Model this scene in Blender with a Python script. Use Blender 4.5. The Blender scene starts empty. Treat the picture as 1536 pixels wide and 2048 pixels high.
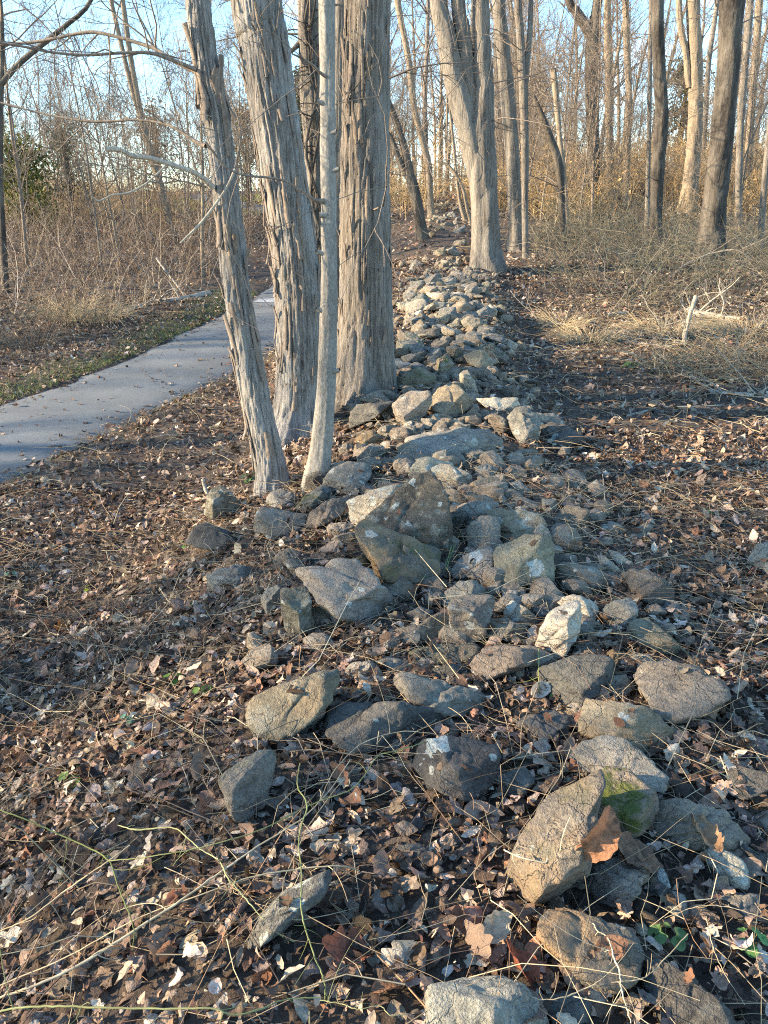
import bpy, math, random
import numpy as np
from mathutils import Vector
R_ = math.radians
sc = bpy.context.scene
col = sc.collection

# ------------------------------------------------------------------ camera, sky, sun, exposure
PITCH = R_(20.0); CAMH = 1.6; F = 1538.0          # F: focal length in pixels of the 1536x2048 photograph
cam_d = bpy.data.cameras.new('camera'); cam = bpy.data.objects.new('camera', cam_d); col.objects.link(cam)
cam_d.sensor_fit = 'VERTICAL'; cam_d.sensor_height = 24.0; cam_d.lens = 24.0 * F / 2048.0
cam_d.clip_start = 0.05; cam_d.clip_end = 3000
cam.location = (0, 0, CAMH); cam.rotation_euler = (math.pi / 2 - PITCH, 0, 0)
sc.camera = cam

SUN_EL = R_(19.0); SUN_AZ = R_(-96.0)               # azimuth from +Y (the view direction), clockwise; negative = left
sun_dir = Vector((math.sin(SUN_AZ) * math.cos(SUN_EL), math.cos(SUN_AZ) * math.cos(SUN_EL), math.sin(SUN_EL)))
world = bpy.data.worlds.new('World'); sc.world = world; world.use_nodes = True
wn = world.node_tree; wn.nodes.clear()
w_out = wn.nodes.new('ShaderNodeOutputWorld'); w_bg = wn.nodes.new('ShaderNodeBackground')
w_sky = wn.nodes.new('ShaderNodeTexSky'); w_sky.sky_type = 'NISHITA'; w_sky.sun_disc = False
w_sky.sun_elevation = SUN_EL; w_sky.sun_rotation = SUN_AZ
w_sky.air_density = 1.0; w_sky.dust_density = 0.15; w_sky.ozone_density = 1.6
w_bg.inputs['Strength'].default_value = 0.085
w_tc = wn.nodes.new('ShaderNodeTexCoord'); w_no = wn.nodes.new('ShaderNodeTexNoise'); w_map = wn.nodes.new('ShaderNodeMapping')
w_map.inputs['Scale'].default_value = (3.0, 3.0, 9.0); w_no.inputs['Scale'].default_value = 1.6; w_no.inputs['Detail'].default_value = 8
w_ramp = wn.nodes.new('ShaderNodeValToRGB'); w_ramp.color_ramp.elements[0].position = 0.60; w_ramp.color_ramp.elements[1].position = 0.78
w_ramp.color_ramp.elements[1].color = (0.75, 0.75, 0.75, 1)
w_mix = wn.nodes.new('ShaderNodeMix'); w_mix.data_type = 'RGBA'; w_mix.inputs['B'].default_value = (5.2, 5.3, 5.4, 1)
wn.links.new(w_tc.outputs['Generated'], w_map.inputs['Vector']); wn.links.new(w_map.outputs['Vector'], w_no.inputs['Vector'])
wn.links.new(w_no.outputs['Fac'], w_ramp.inputs['Fac']); wn.links.new(w_ramp.outputs['Color'], w_mix.inputs['Factor'])
w_hs = wn.nodes.new('ShaderNodeHueSaturation'); w_hs.inputs['Saturation'].default_value = 1.2; w_hs.inputs['Hue'].default_value = 0.498
wn.links.new(w_sky.outputs['Color'], w_hs.inputs['Color']); wn.links.new(w_hs.outputs['Color'], w_mix.inputs['A']); wn.links.new(w_mix.outputs['Result'], w_bg.inputs['Color'])
wn.links.new(w_bg.outputs['Background'], w_out.inputs['Surface'])
sun_l = bpy.data.lights.new('sun', 'SUN'); sun_l.energy = 2.9; sun_l.angle = R_(0.55); sun_l.color = (1.0, 0.79, 0.53)
sun = bpy.data.objects.new('sun', sun_l); col.objects.link(sun)
sun.rotation_euler = sun_dir.to_track_quat('Z', 'Y').to_euler(); sun.location = (-20, 0, 20)
sc.view_settings.view_transform = 'Standard'; sc.view_settings.look = 'None'
sc.view_settings.exposure = 2.68; sc.view_settings.gamma = 1.0; sc.view_settings.use_curve_mapping = False
sc.render.engine = 'CYCLES'; sc.cycles.max_bounces = 5; sc.cycles.diffuse_bounces = 3; sc.cycles.transparent_max_bounces = 4
sc.cycles.use_denoising = False; sc.cycles.filter_width = 1.1

# ------------------------------------------------------------------ numeric helpers
rng = np.random.default_rng(7)
def rs(seed): return np.random.default_rng(seed)
def _hash(ix, iy, iz, seed):
    n = (ix.astype(np.int64) * 374761393 + iy.astype(np.int64) * 668265263 + iz.astype(np.int64) * 2147483647 + seed * 1274126177) & 0xffffffff
    n = ((n ^ (n >> 13)) * 1274126177) & 0xffffffff
    n = ((n ^ (n >> 16)) * 2246822519) & 0xffffffff
    return ((n ^ (n >> 15)) & 0xffffff) / float(0xffffff)
def vnoise(x, y, z=0.0, seed=0):
    x, y, z = np.broadcast_arrays(np.asarray(x, float), np.asarray(y, float), np.asarray(z, float))
    ix, iy, iz = np.floor(x), np.floor(y), np.floor(z)
    fx, fy, fz = x - ix, y - iy, z - iz
    fx, fy, fz = [f * f * (3 - 2 * f) for f in (fx, fy, fz)]
    r = 0
    for a in (0, 1):
        for b in (0, 1):
            for c in (0, 1):
                w = (fx if a else 1 - fx) * (fy if b else 1 - fy) * (fz if c else 1 - fz)
                r = r + w * _hash(ix + a, iy + b, iz + c, seed)
    return r * 2 - 1
def fbm(x, y, z=0.0, seed=0, o=4, g=.5):
    r, a, f = 0, 1.0, 1.0
    for k in range(o):
        r = r + a * vnoise(np.asarray(x) * f, np.asarray(y) * f, np.asarray(z) * f, seed + k * 17); a *= g; f *= 2.03
    return r
def sstep(a, b, x):
    t = np.clip((np.asarray(x, float) - a) / (b - a), 0, 1); return t * t * (3 - 2 * t)
def prof(pts):
    ys = np.arange(-60, 500, .1); z = np.interp(ys, *zip(*pts))
    k = np.exp(-.5 * (np.arange(-40, 41) / 14.0) ** 2); k /= k.sum()
    z = np.convolve(np.pad(z, 40, mode='edge'), k, 'valid')
    return lambda y: np.interp(y, ys, z)
def ray(u, v):
    a = (u - 768) / F; b = (v - 1024) / F
    return np.array([a, math.cos(PITCH) - b * math.sin(PITCH), -math.sin(PITCH) - b * math.cos(PITCH)])
CAM = np.array([0, 0, CAMH])

# ------------------------------------------------------------------ terrain
z_mid = prof([(-30, -.3), (-10, -.1), (0, 0), (6, 0), (9, .15), (12, .5), (15, .95), (20, 1.5), (26, 2.15), (32, 2.8), (40, 3.2), (60, 3.3), (120, 2), (400, -4)])
z_path = prof([(-30, -.6), (0, -.55), (6, -.46), (9, -.42), (12, -.27), (15, .1), (20, .75), (26, 1.4), (32, 2.0), (45, 2.95), (62, 4.3), (85, 5.6), (120, 4), (400, -4)])
z_right = prof([(-30, 0), (0, .1), (6, .1), (9, .25), (12, .55), (15, .85), (20, 1.15), (26, 1.6), (32, 2.5), (45, 5.0), (60, 6.2), (90, 6.4), (140, 3), (400, -4)])
wall_y = [0, 1.2, 2.1, 3, 4.6, 7.3, 9.6, 11.9, 14, 17.6, 24, 32, 50]; wall_x = [.15, .25, .4, .42, .42, .54, .74, 1.0, 1.1, 1.35, 1.75, 2.2, 3]
def wall_c(y): return np.interp(y, wall_y, wall_x)
def wall_amp(y): return np.interp(y, [0, 2, 3.5, 6, 8, 12, 14.5, 20, 30, 36], [0, .03, .10, .18, .24, .22, .12, .14, .14, 0])
PL = [(-60, -23.0), (-20, -13.2), (0, -7.6), (6, -5.75)]; PR = [(-60, -21.0), (-20, -11.2), (0, -5.4), (6, -3.6)]   # (y, x); the visible stretch is added below
PATH_READY = [False]
def xl(y): return np.interp(y, [p[0] for p in PL], [p[1] for p in PL])
def xr(y): return np.interp(y, [p[0] for p in PR], [p[1] for p in PR])
def smooth_base(x, y):
    y = np.asarray(y, float); lo = np.interp(y, [12, 18], [-1.9, -1.5]); hi = np.interp(y, [12, 18], [-.35, .5])
    t_ = np.clip((x - lo) / (hi - lo), 0, 1); l = 1 - t_ * t_ * (3 - 2 * t_)
    r = sstep(3, 9, x)
    return z_mid(y) * (1 - l - r) + z_path(y) * l + z_right(y) * r
def Hh(x, y):
    x = np.asarray(x, float); y = np.asarray(y, float)
    z = smooth_base(x, y)
    s = .62 + .1 * np.clip(y / 10, 0, 1)
    z = z + wall_amp(y) * np.exp(-.5 * ((x - wall_c(y)) / s) ** 4)
    b = .035 * fbm(x * .9, y * .9, 0, 3, 3) + .16 * fbm(x * .16, y * .16, 0, 9, 2) * sstep(6, 25, np.abs(y) + np.abs(x) * .6)
    if PATH_READY[0]:
        m = sstep(.0, .6, np.maximum(xl(y) - x, x - xr(y))); b = b * m
    return z + b
def hit(u, v):
    d = ray(u, v); t = np.concatenate([np.arange(.6, 12, .01), np.arange(12, 160, .04)])
    p = CAM + d[None] * t[:, None]; g = p[:, 2] - Hh(p[:, 0], p[:, 1])
    i = int(np.argmax(g < 0))
    if g[i] >= 0: i = len(t) - 1
    return p[i], t[i]
lp = sorted([(float(p[1]), float(p[0])) for p in (hit(u, v)[0] for u, v in [(0, 805), (150, 750), (350, 665), (450, 620), (548, 570), (600, 525)])])
rp = sorted([(float(p[1]), float(p[0])) for p in (hit(u, v)[0] for u, v in [(0, 960), (200, 868), (400, 770), (560, 695)])])
PL[3:] = lp + [(lp[-1][0] + 8, lp[-1][1] - .2), (lp[-1][0] + 40, lp[-1][1] - 14), (200, -60)]
ry, rx = rp[-1]
PR[3:] = rp + [(ry + 5, rx + .75), (lp[-1][0] + 1, lp[-1][1] + 2.1), (lp[-1][0] + 9, lp[-1][1] + 2.0), (lp[-1][0] + 41, lp[-1][1] - 11.5), (200, -57)]
def smooth_poly(P, lo):
    ys = np.arange(-60, 200, .25); x = np.interp(ys, *zip(*P)); k = np.exp(-.5 * (np.arange(-16, 17) / 6.0) ** 2); k /= k.sum()
    x = np.convolve(np.pad(x, 16, mode='edge'), k, 'valid'); return list(zip(ys.tolist(), x.tolist()))
PL = smooth_poly(PL, 0); PR = smooth_poly(PR, 0)
PATH_READY[0] = True
print('path', lp, rp)

# ------------------------------------------------------------------ object helpers
def mesh_np(name, V, Q, m=None, colr=None, smooth=True):
    """V (n,3), Q list of index arrays with 3 or 4 columns"""
    me = bpy.data.meshes.new(name)
    if not isinstance(Q, (list, tuple)): Q = [Q]
    Q = [q for q in Q if len(q)]
    loops = np.concatenate([q.ravel() for q in Q]).astype(np.int32)
    tot = np.concatenate([np.full(len(q), q.shape[1], np.int32) for q in Q])
    st = np.concatenate([[0], np.cumsum(tot)[:-1]]).astype(np.int32)
    me.vertices.add(len(V)); me.vertices.foreach_set('co', np.ascontiguousarray(V, np.float32).ravel())
    me.loops.add(len(loops)); me.loops.foreach_set('vertex_index', loops)
    me.polygons.add(len(tot)); me.polygons.foreach_set('loop_start', st); me.polygons.foreach_set('loop_total', tot)
    me.polygons.foreach_set('use_smooth', np.full(len(tot), smooth))
    if colr is not None:
        a = me.color_attributes.new('col', 'FLOAT_COLOR', 'POINT')
        c = np.ones((len(V), 4), np.float32); c[:, :3] = colr; a.data.foreach_set('color', c.ravel())
    me.update(calc_edges=True)
    if m: me.materials.append(m)
    return me
def obj(name, me, parent=None, loc=(0, 0, 0), **kw):
    o = bpy.data.objects.new(name, me); col.objects.link(o); o.location = [float(q) for q in loc]
    if parent is not None: o.parent = parent
    for k, v in kw.items(): o[k] = v
    return o
def empty(name, loc, label, category, group=None):
    o = obj(name, None, None, loc); o.empty_display_size = .1; o['label'] = label; o['category'] = category
    if group: o['group'] = group
    return o
def copy_tree(root, loc, rz, sc_=1.0, label=None, group=None):
    r = root.copy(); col.objects.link(r); r.location = loc; r.rotation_euler = (0, 0, rz); r.scale = (sc_,) * 3
    if label: r['label'] = label
    if group: r['group'] = group
    for ch in root.children:
        c = ch.copy(); col.objects.link(c); c.parent = r
    return r
def norm(a): return a / (np.linalg.norm(a, axis=-1, keepdims=True) + 1e-12)
def tubes(P, rad, k=3):
    """P (N,m,3) polylines, rad (N,m). Returns V, Q"""
    N, m, _ = P.shape
    T = np.empty_like(P); T[:, 1:-1] = P[:, 2:] - P[:, :-2]; T[:, 0] = P[:, 1] - P[:, 0]; T[:, -1] = P[:, -1] - P[:, -2]
    T = norm(T); mt = norm(P[:, -1] - P[:, 0])
    ref = np.where(np.abs(mt[:, 2:3]) > .8, np.array([[1., 0, 0]]), np.array([[0, 0, 1.]]))[:, None, :]
    S = norm(np.cross(T, ref + 0 * T)); U = np.cross(S, T)
    a = np.arange(k) * 2 * math.pi / k
    V = P[:, :, None, :] + rad[:, :, None, None] * (np.cos(a)[None, None, :, None] * S[:, :, None, :] + np.sin(a)[None, None, :, None] * U[:, :, None, :])
    idx = np.arange(N * m * k).reshape(N, m, k); nx = np.roll(idx, -1, axis=2)
    Q = np.stack([idx[:, :-1], nx[:, :-1], nx[:, 1:], idx[:, 1:]], -1).reshape(-1, 4)
    return V.reshape(-1, 3), Q
class Tub:
    def __init__(s): s.d = {}
    def add(s, P, r, k=3, c=None):
        P = np.asarray(P, float)
        s.d.setdefault((len(P), k), []).append((P, np.asarray(r, float), c))
    def build(s, name, m, off=(0, 0, 0)):
        Vs, Qs, Cs, n = [], [], [], 0; hasc = False
        for (mm, k), L in s.d.items():
            V, Q = tubes(np.stack([l[0] for l in L]) - np.asarray(off, float), np.stack([l[1] for l in L]), k)
            Vs.append(V); Qs.append(Q + n); n += len(V)
            if L[0][2] is not None:
                hasc = True; Cs.append(np.repeat(np.stack([l[2] for l in L]), mm * k, axis=0))
        return mesh_np(name, np.concatenate(Vs), [np.concatenate(Qs)], m, np.concatenate(Cs) if hasc else None)
def spline(P, n):
    """Catmull-Rom through P (m,d), n samples"""
    P = np.asarray(P, float); m = len(P)
    if m == 2: return P[0] + (P[1] - P[0]) * np.linspace(0, 1, n)[:, None]
    E = np.concatenate([[2 * P[0] - P[1]], P, [2 * P[-1] - P[-2]]])
    s = np.linspace(0, m - 1 - 1e-9, n); i = s.astype(int); f = (s - i)[:, None]
    a, b, c, d = E[i], E[i + 1], E[i + 2], E[i + 3]
    return .5 * (2 * b + (c - a) * f + (2 * a - 5 * b + 4 * c - d) * f ** 2 + (3 * b - a - 3 * c + d) * f ** 3)

# ------------------------------------------------------------------ materials
def newmat(name):
    m = bpy.data.materials.new(name); m.use_nodes = True; nt = m.node_tree; nt.nodes.clear()
    o = nt.nodes.new('ShaderNodeOutputMaterial'); b = nt.nodes.new('ShaderNodeBsdfPrincipled'); nt.links.new(b.outputs[0], o.inputs['Surface'])
    return m, nt, b, o
def nd(nt, t, **kw):
    n = nt.nodes.new('ShaderNode' + t)
    for k, v in kw.items():
        if k.startswith('i_'):
            key = k[2:].replace('_', ' '); n.inputs[key].default_value = v
        else: setattr(n, k, v)
    return n
def ramp(nt, src, stops):
    r = nt.nodes.new('ShaderNodeValToRGB'); e = r.color_ramp.elements
    while len(e) < len(stops): e.new(.5)
    for q, (p, c) in zip(e, stops):
        q.position = p; q.color = (c, c, c, 1) if not hasattr(c, '__len__') else (*c, 1)
    nt.links.new(src, r.inputs['Fac']); return r.outputs['Color']
def mixc(nt, f, a, b, mode='MIX'):
    n = nt.nodes.new('ShaderNodeMix'); n.data_type = 'RGBA'; n.blend_type = mode
    for key, v in (('Factor', f), ('A', a), ('B', b)):
        s = n.inputs[key]
        if hasattr(v, 'is_linked'): nt.links.new(v, s)
        elif hasattr(v, '__len__'): s.default_value = (*v[:3], 1)
        else: s.default_value = v
    return n.outputs['Result']
def noise(nt, vec, scale, detail=5, rough=.6, dist=0.0):
    n = nd(nt, 'TexNoise'); n.inputs['Scale'].default_value = scale; n.inputs['Detail'].default_value = detail
    n.inputs['Roughness'].default_value = rough; n.inputs['Distortion'].default_value = dist
    nt.links.new(vec, n.inputs['Vector']); return n.outputs['Fac']
def mapping(nt, vec, scale=(1, 1, 1), loc=(0, 0, 0)):
    n = nd(nt, 'Mapping'); n.inputs['Scale'].default_value = scale; n.inputs['Location'].default_value = loc
    nt.links.new(vec, n.inputs['Vector']); return n.outputs['Vector']
def bump(nt, b, h, strength, dist):
    n = nd(nt, 'Bump'); n.inputs['Strength'].default_value = strength; n.inputs['Distance'].default_value = dist
    nt.links.new(h, n.inputs['Height']); nt.links.new(n.outputs['Normal'], b.inputs['Normal'])
def math_(nt, op, a, b=None):
    n = nd(nt, 'Math', operation=op)
    for i, v in enumerate((a, b)):
        if v is None: continue
        if hasattr(v, 'is_linked'): nt.links.new(v, n.inputs[i])
        else: n.inputs[i].default_value = v
    return n.outputs[0]

def mat_bark(name, c1, c2, c3, hs, vs, bs, bd, rough=.9):
    m, nt, b, o = newmat(name); tc = nd(nt, 'TexCoord').outputs['Object']
    v1 = mapping(nt, tc, (hs, hs, vs)); n1 = noise(nt, v1, 1.0, 7, .65, .4)
    n2 = noise(nt, mapping(nt, tc, (3, 3, 1.2), (7, 3, 1)), 1.0, 4)
    n3 = noise(nt, mapping(nt, tc, (hs * 3, hs * 3, vs * 5)), 1.0, 4)
    c = mixc(nt, ramp(nt, n1, [(.36, 0), (.62, 1)]), c1, c2)
    c = mixc(nt, ramp(nt, n2, [(.42, 0), (.66, 1)]), c, c3)
    c = mixc(nt, .5, c, ramp(nt, n3, [(.3, .18), (.7, .9)]), 'OVERLAY')
    n4 = noise(nt, mapping(nt, tc, (9, 9, 2.2), (1, 8, 4)), 1.0, 6, .7); c = mixc(nt, ramp(nt, n4, [(.58, 0), (.72, .35)]), c, (c1[0] * 1.1, c1[1] * .9, c1[2] * .75))
    n5 = noise(nt, mapping(nt, tc, (14, 14, 7), (5, 1, 9)), 1.0, 6, .7); c = mixc(nt, ramp(nt, n5, [(.60, 0), (.70, .5)]), c, (c3[0] * 1.2, c3[1] * 1.22, c3[2] * 1.2))
    nt.links.new(c, b.inputs['Base Color']); b.inputs['Roughness'].default_value = rough; b.inputs['Specular IOR Level'].default_value = .2
    h = math_(nt, 'ADD', n1, math_(nt, 'MULTIPLY', n3, .35)); bump(nt, b, h, bs, bd)
    return m
M = {}
M['bark_shag'] = mat_bark('bark_shaggy', (.13, .117, .104), (.275, .26, .238), (.33, .322, .305), 46, 2.4, 1.0, .03)
M['bark_big'] = mat_bark('bark_furrowed', (.11, .095, .08), (.25, .222, .19), (.27, .252, .23), 46, 2.0, 1.0, .03)
M['bark_smooth'] = mat_bark('bark_smooth', (.15, .138, .12), (.22, .205, .18), (.25, .24, .215), 30, 9, .7, .01)
M['bark_grey'] = mat_bark('bark_grey', (.085, .075, .066), (.20, .18, .155), (.23, .21, .18), 34, 2.0, 1.0, .03)
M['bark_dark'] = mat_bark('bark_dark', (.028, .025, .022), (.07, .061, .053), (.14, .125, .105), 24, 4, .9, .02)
M['bark_sunlit_tan'] = mat_bark('bark_sunlit_tan', (.14, .112, .082), (.31, .255, .19), (.26, .215, .16), 30, 2.2, 1.0, .03)  # tan bark, lightened toward gold to stand in for sun on far trunks
M['twig'] = mat_bark('twig_bark', (.13, .105, .085), (.22, .18, .145), (.19, .16, .13), 30, 8, .3, .004)
M['dead_wood'] = mat_bark('dead_wood', (.26, .22, .17), (.44, .39, .31), (.36, .32, .26), 40, 6, .6, .006)

def mat_col(name, trans=.0, rough=.7, nscale=30, amt=.5):
    m, nt, b, o = newmat(name); a = nd(nt, 'Attribute', attribute_name='col').outputs['Color']
    tc = nd(nt, 'TexCoord').outputs['Object']; n = noise(nt, tc, nscale, 4)
    c = mixc(nt, amt, a, ramp(nt, n, [(.3, .18), (.7, .85)]), 'OVERLAY')
    nt.links.new(c, b.inputs['Base Color']); b.inputs['Roughness'].default_value = rough; b.inputs['Specular IOR Level'].default_value = .25
    if trans:
        t = nd(nt, 'BsdfTranslucent'); nt.links.new(c, t.inputs['Color']); ms = nd(nt, 'MixShader'); ms.inputs[0].default_value = trans
        nt.links.new(b.outputs[0], ms.inputs[1]); nt.links.new(t.outputs[0], ms.inputs[2]); nt.links.new(ms.outputs[0], o.inputs['Surface'])
    return m
M['leaf'] = mat_col('dead_leaf', .18, .8, 55, .6)
_nt = M['leaf'].node_tree; _b = [q for q in _nt.nodes if q.type == 'BSDF_PRINCIPLED'][0]; _b.inputs['Specular IOR Level'].default_value = .12
_src = _b.inputs['Base Color'].links[0].from_socket; _tc = [q for q in _nt.nodes if q.type == 'TEX_COORD'][0].outputs['Object']
_c = mixc(_nt, ramp(_nt, noise(_nt, _tc, 120, 5, .7), [(.55, 0), (.68, .4)]), _src, (.10, .072, .052)); _nt.links.new(_c, _b.inputs['Base Color'])
bump(_nt, _b, noise(_nt, _tc, 90, 4, .6), .7, .01)
M['stem'] = mat_col('dry_stem', 0, .75, 20, .4)
M['green_leaf'] = mat_col('green_leaf', .3, .45, 30, .35)

# stone: object colour = base tint, alpha = lichen amount; custom properties spot / spot_r = one lichen rosette, moss, ochre
m, nt, b, o = newmat('field_stone'); M['stone'] = m
tc = nd(nt, 'TexCoord').outputs['Object']; oi = nd(nt, 'ObjectInfo')
addv = nd(nt, 'VectorMath', operation='ADD'); nt.links.new(tc, addv.inputs[0])
rv = nd(nt, 'CombineXYZ'); rm = math_(nt, 'MULTIPLY', oi.outputs['Random'], 40.0)
for i in range(3): nt.links.new(rm, rv.inputs[i])
nt.links.new(rv.outputs[0], addv.inputs[1]); P3 = addv.outputs[0]
n_big = noise(nt, P3, 5, 6, .62, .3); n_fine = noise(nt, P3, 85, 5, .7); n_grit = noise(nt, P3, 170, 3, .6)
n_band = noise(nt, mapping(nt, P3, (4, 6, 38)), 1.0, 5, .6, .8)
c = mixc(nt, ramp(nt, n_big, [(.3, 0), (.7, 1)]), mixc(nt, 1.0, oi.outputs['Color'], (.62, .60, .60), 'MULTIPLY'), mixc(nt, 1.0, oi.outputs['Color'], (1.3, 1.25, 1.16), 'MULTIPLY'))
c = mixc(nt, .45, c, ramp(nt, n_band, [(.3, .3), (.7, .68)]), 'OVERLAY')
c = mixc(nt, .26, c, ramp(nt, n_fine, [(.38, .06), (.62, .94)]), 'OVERLAY')
c = mixc(nt, ramp(nt, n_grit, [(.64, 0), (.70, .25)]), c, (.50, .48, .43)); c = mixc(nt, ramp(nt, n_grit, [(.28, .25), (.36, 0)]), c, (.06, .055, .05))
vc = nd(nt, 'TexVoronoi', feature='DISTANCE_TO_EDGE'); vc.inputs['Scale'].default_value = 4.5; wn_ = nd(nt, 'TexNoise'); wn_.inputs['Scale'].default_value = 9; wn_.inputs['Detail'].default_value = 5; nt.links.new(P3, wn_.inputs['Vector'])
wa = nd(nt, 'VectorMath', operation='SCALE'); nt.links.new(wn_.outputs['Color'], wa.inputs[0]); wa.inputs['Scale'].default_value = .22; wb = nd(nt, 'VectorMath', operation='ADD'); nt.links.new(P3, wb.inputs[0]); nt.links.new(wa.outputs[0], wb.inputs[1]); nt.links.new(wb.outputs[0], vc.inputs['Vector'])
n_crack = ramp(nt, vc.outputs['Distance'], [(.0, 0), (.018, 1)])
oc = nd(nt, 'Attribute', attribute_type='OBJECT', attribute_name='ochre').outputs['Fac']
c = mixc(nt, math_(nt, 'MULTIPLY', oc, ramp(nt, noise(nt, P3, 7, 5, .65), [(.40, 0), (.6, 1)])), c, (.29, .19, .10))
vor = nd(nt, 'TexVoronoi', feature='F1'); vor.inputs['Scale'].default_value = 15; vor.inputs['Randomness'].default_value = 1
wv = nd(nt, 'VectorMath', operation='ADD'); nwc = nd(nt, 'TexNoise'); nwc.inputs['Scale'].default_value = 26; nt.links.new(P3, nwc.inputs['Vector'])
wsc = nd(nt, 'VectorMath', operation='SCALE'); nt.links.new(nwc.outputs['Color'], wsc.inputs[0]); wsc.inputs['Scale'].default_value = .045
nt.links.new(P3, wv.inputs[0]); nt.links.new(wsc.outputs[0], wv.inputs[1]); nt.links.new(wv.outputs[0], vor.inputs['Vector'])
cells = nd(nt, 'SeparateColor'); nt.links.new(vor.outputs['Color'], cells.inputs[0])
has = math_(nt, 'LESS_THAN', cells.outputs[0], oi.outputs['Alpha'])
rad = math_(nt, 'MULTIPLY', cells.outputs[1], .42)
lich = math_(nt, 'MULTIPLY', has, math_(nt, 'LESS_THAN', vor.outputs['Distance'], rad))
lich = math_(nt, 'MULTIPLY', lich, ramp(nt, n_fine, [(.36, .15), (.55, .85)]))
c = mixc(nt, lich, c, (.47, .49, .43))
crust = math_(nt, 'MULTIPLY', ramp(nt, noise(nt, P3, 11, 7, .72), [(.53, 0), (.64, .85)]), math_(nt, 'MINIMUM', math_(nt, 'MULTIPLY', oi.outputs['Alpha'], 1.4), 1.0))
c = mixc(nt, crust, c, (.42, .43, .36))
sp = nd(nt, 'Attribute', attribute_type='OBJECT', attribute_name='spot').outputs['Vector']; spr = nd(nt, 'Attribute', attribute_type='OBJECT', attribute_name='spot_r').outputs['Fac']
tw = nd(nt, 'VectorMath', operation='ADD'); wsc2 = nd(nt, 'VectorMath', operation='SCALE'); nt.links.new(nwc.outputs['Color'], wsc2.inputs[0]); wsc2.inputs['Scale'].default_value = .07
wsub = nd(nt, 'VectorMath', operation='SUBTRACT'); nt.links.new(wsc2.outputs[0], wsub.inputs[0]); wsub.inputs[1].default_value = (.035, .035, .035)
nt.links.new(tc, tw.inputs[0]); nt.links.new(wsub.outputs[0], tw.inputs[1])
ds = nd(nt, 'VectorMath', operation='DISTANCE'); nt.links.new(tw.outputs[0], ds.inputs[0]); nt.links.new(sp, ds.inputs[1])
spm = math_(nt, 'LESS_THAN', ds.outputs['Value'], spr)
c = mixc(nt, math_(nt, 'MULTIPLY', spm, ramp(nt, n_fine, [(.36, .25), (.55, .95)])), c, (.50, .52, .47))
mo = nd(nt, 'Attribute', attribute_type='OBJECT', attribute_name='moss').outputs['Fac']
geo = nd(nt, 'NewGeometry'); sep = nd(nt, 'SeparateXYZ'); nt.links.new(geo.outputs['Normal'], sep.inputs[0])
mossm = math_(nt, 'MULTIPLY', math_(nt, 'MULTIPLY', mo, ramp(nt, noise(nt, P3, 9, 6, .7), [(.50, 0), (.60, 1)])), ramp(nt, sep.outputs['Z'], [(-.1, 0), (.45, 1)]))
c = mixc(nt, mossm, c, mixc(nt, n_fine, (.04, .055, .012), (.13, .145, .03)))
nt.links.new(c, b.inputs['Base Color']); b.inputs['Roughness'].default_value = .86; b.inputs['Specular IOR Level'].default_value = .3
h = math_(nt, 'ADD', math_(nt, 'ADD', math_(nt, 'MULTIPLY', n_band, .9), math_(nt, 'MULTIPLY', n_fine, .28)), math_(nt, 'ADD', n_big, math_(nt, 'MULTIPLY', n_grit, .12)))
bump(nt, b, math_(nt, 'ADD', h, math_(nt, 'MULTIPLY', n_crack, .18)), 1.0, .035)

m, nt, b, o = newmat('forest_soil'); M['soil'] = m
tc = nd(nt, 'TexCoord').outputs['Object']; n1 = noise(nt, tc, 14, 8, .7); n2 = noise(nt, tc, 1.3, 5); n3 = noise(nt, tc, 60, 4, .7)
c = mixc(nt, ramp(nt, n1, [(.35, 0), (.65, 1)]), (.03, .022, .016), (.095, .066, .045))
c = mixc(nt, ramp(nt, n2, [(.4, 0), (.65, .6)]), c, (.10, .07, .045)); c = mixc(nt, ramp(nt, n3, [(.58, 0), (.68, .7)]), c, (.22, .165, .115))
nt.links.new(c, b.inputs['Base Color']); b.inputs['Roughness'].default_value = .95; bump(nt, b, math_(nt, 'ADD', n1, math_(nt, 'MULTIPLY', n3, .4)), .8, .04)

m, nt, b, o = newmat('asphalt'); M['asphalt'] = m
tc = nd(nt, 'TexCoord').outputs['Object']; n1 = noise(nt, tc, 85, 6, .85); n2 = noise(nt, tc, 1.1, 5, .6); n3 = noise(nt, tc, 7, 6, .7)
c = mixc(nt, ramp(nt, n1, [(.3, 0), (.72, 1)]), (.05, .055, .055), (.20, .217, .217))
c = mixc(nt, .6, c, ramp(nt, n2, [(.3, .3), (.7, .7)]), 'OVERLAY'); c = mixc(nt, ramp(nt, n3, [(.6, 0), (.72, .35)]), c, (.20, .18, .16))
nt.links.new(c, b.inputs['Base Color']); b.inputs['Roughness'].default_value = .85; bump(nt, b, n1, .5, .006)
m, nt, b, o = newmat('road_paint'); M['paint'] = m
tc = nd(nt, 'TexCoord').outputs['Object']; c = mixc(nt, ramp(nt, noise(nt, tc, 30, 5, .7), [(.4, 0), (.6, 1)]), (.26, .26, .26), (.48, .48, .47))
nt.links.new(c, b.inputs['Base Color']); b.inputs['Roughness'].default_value = .8

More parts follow.
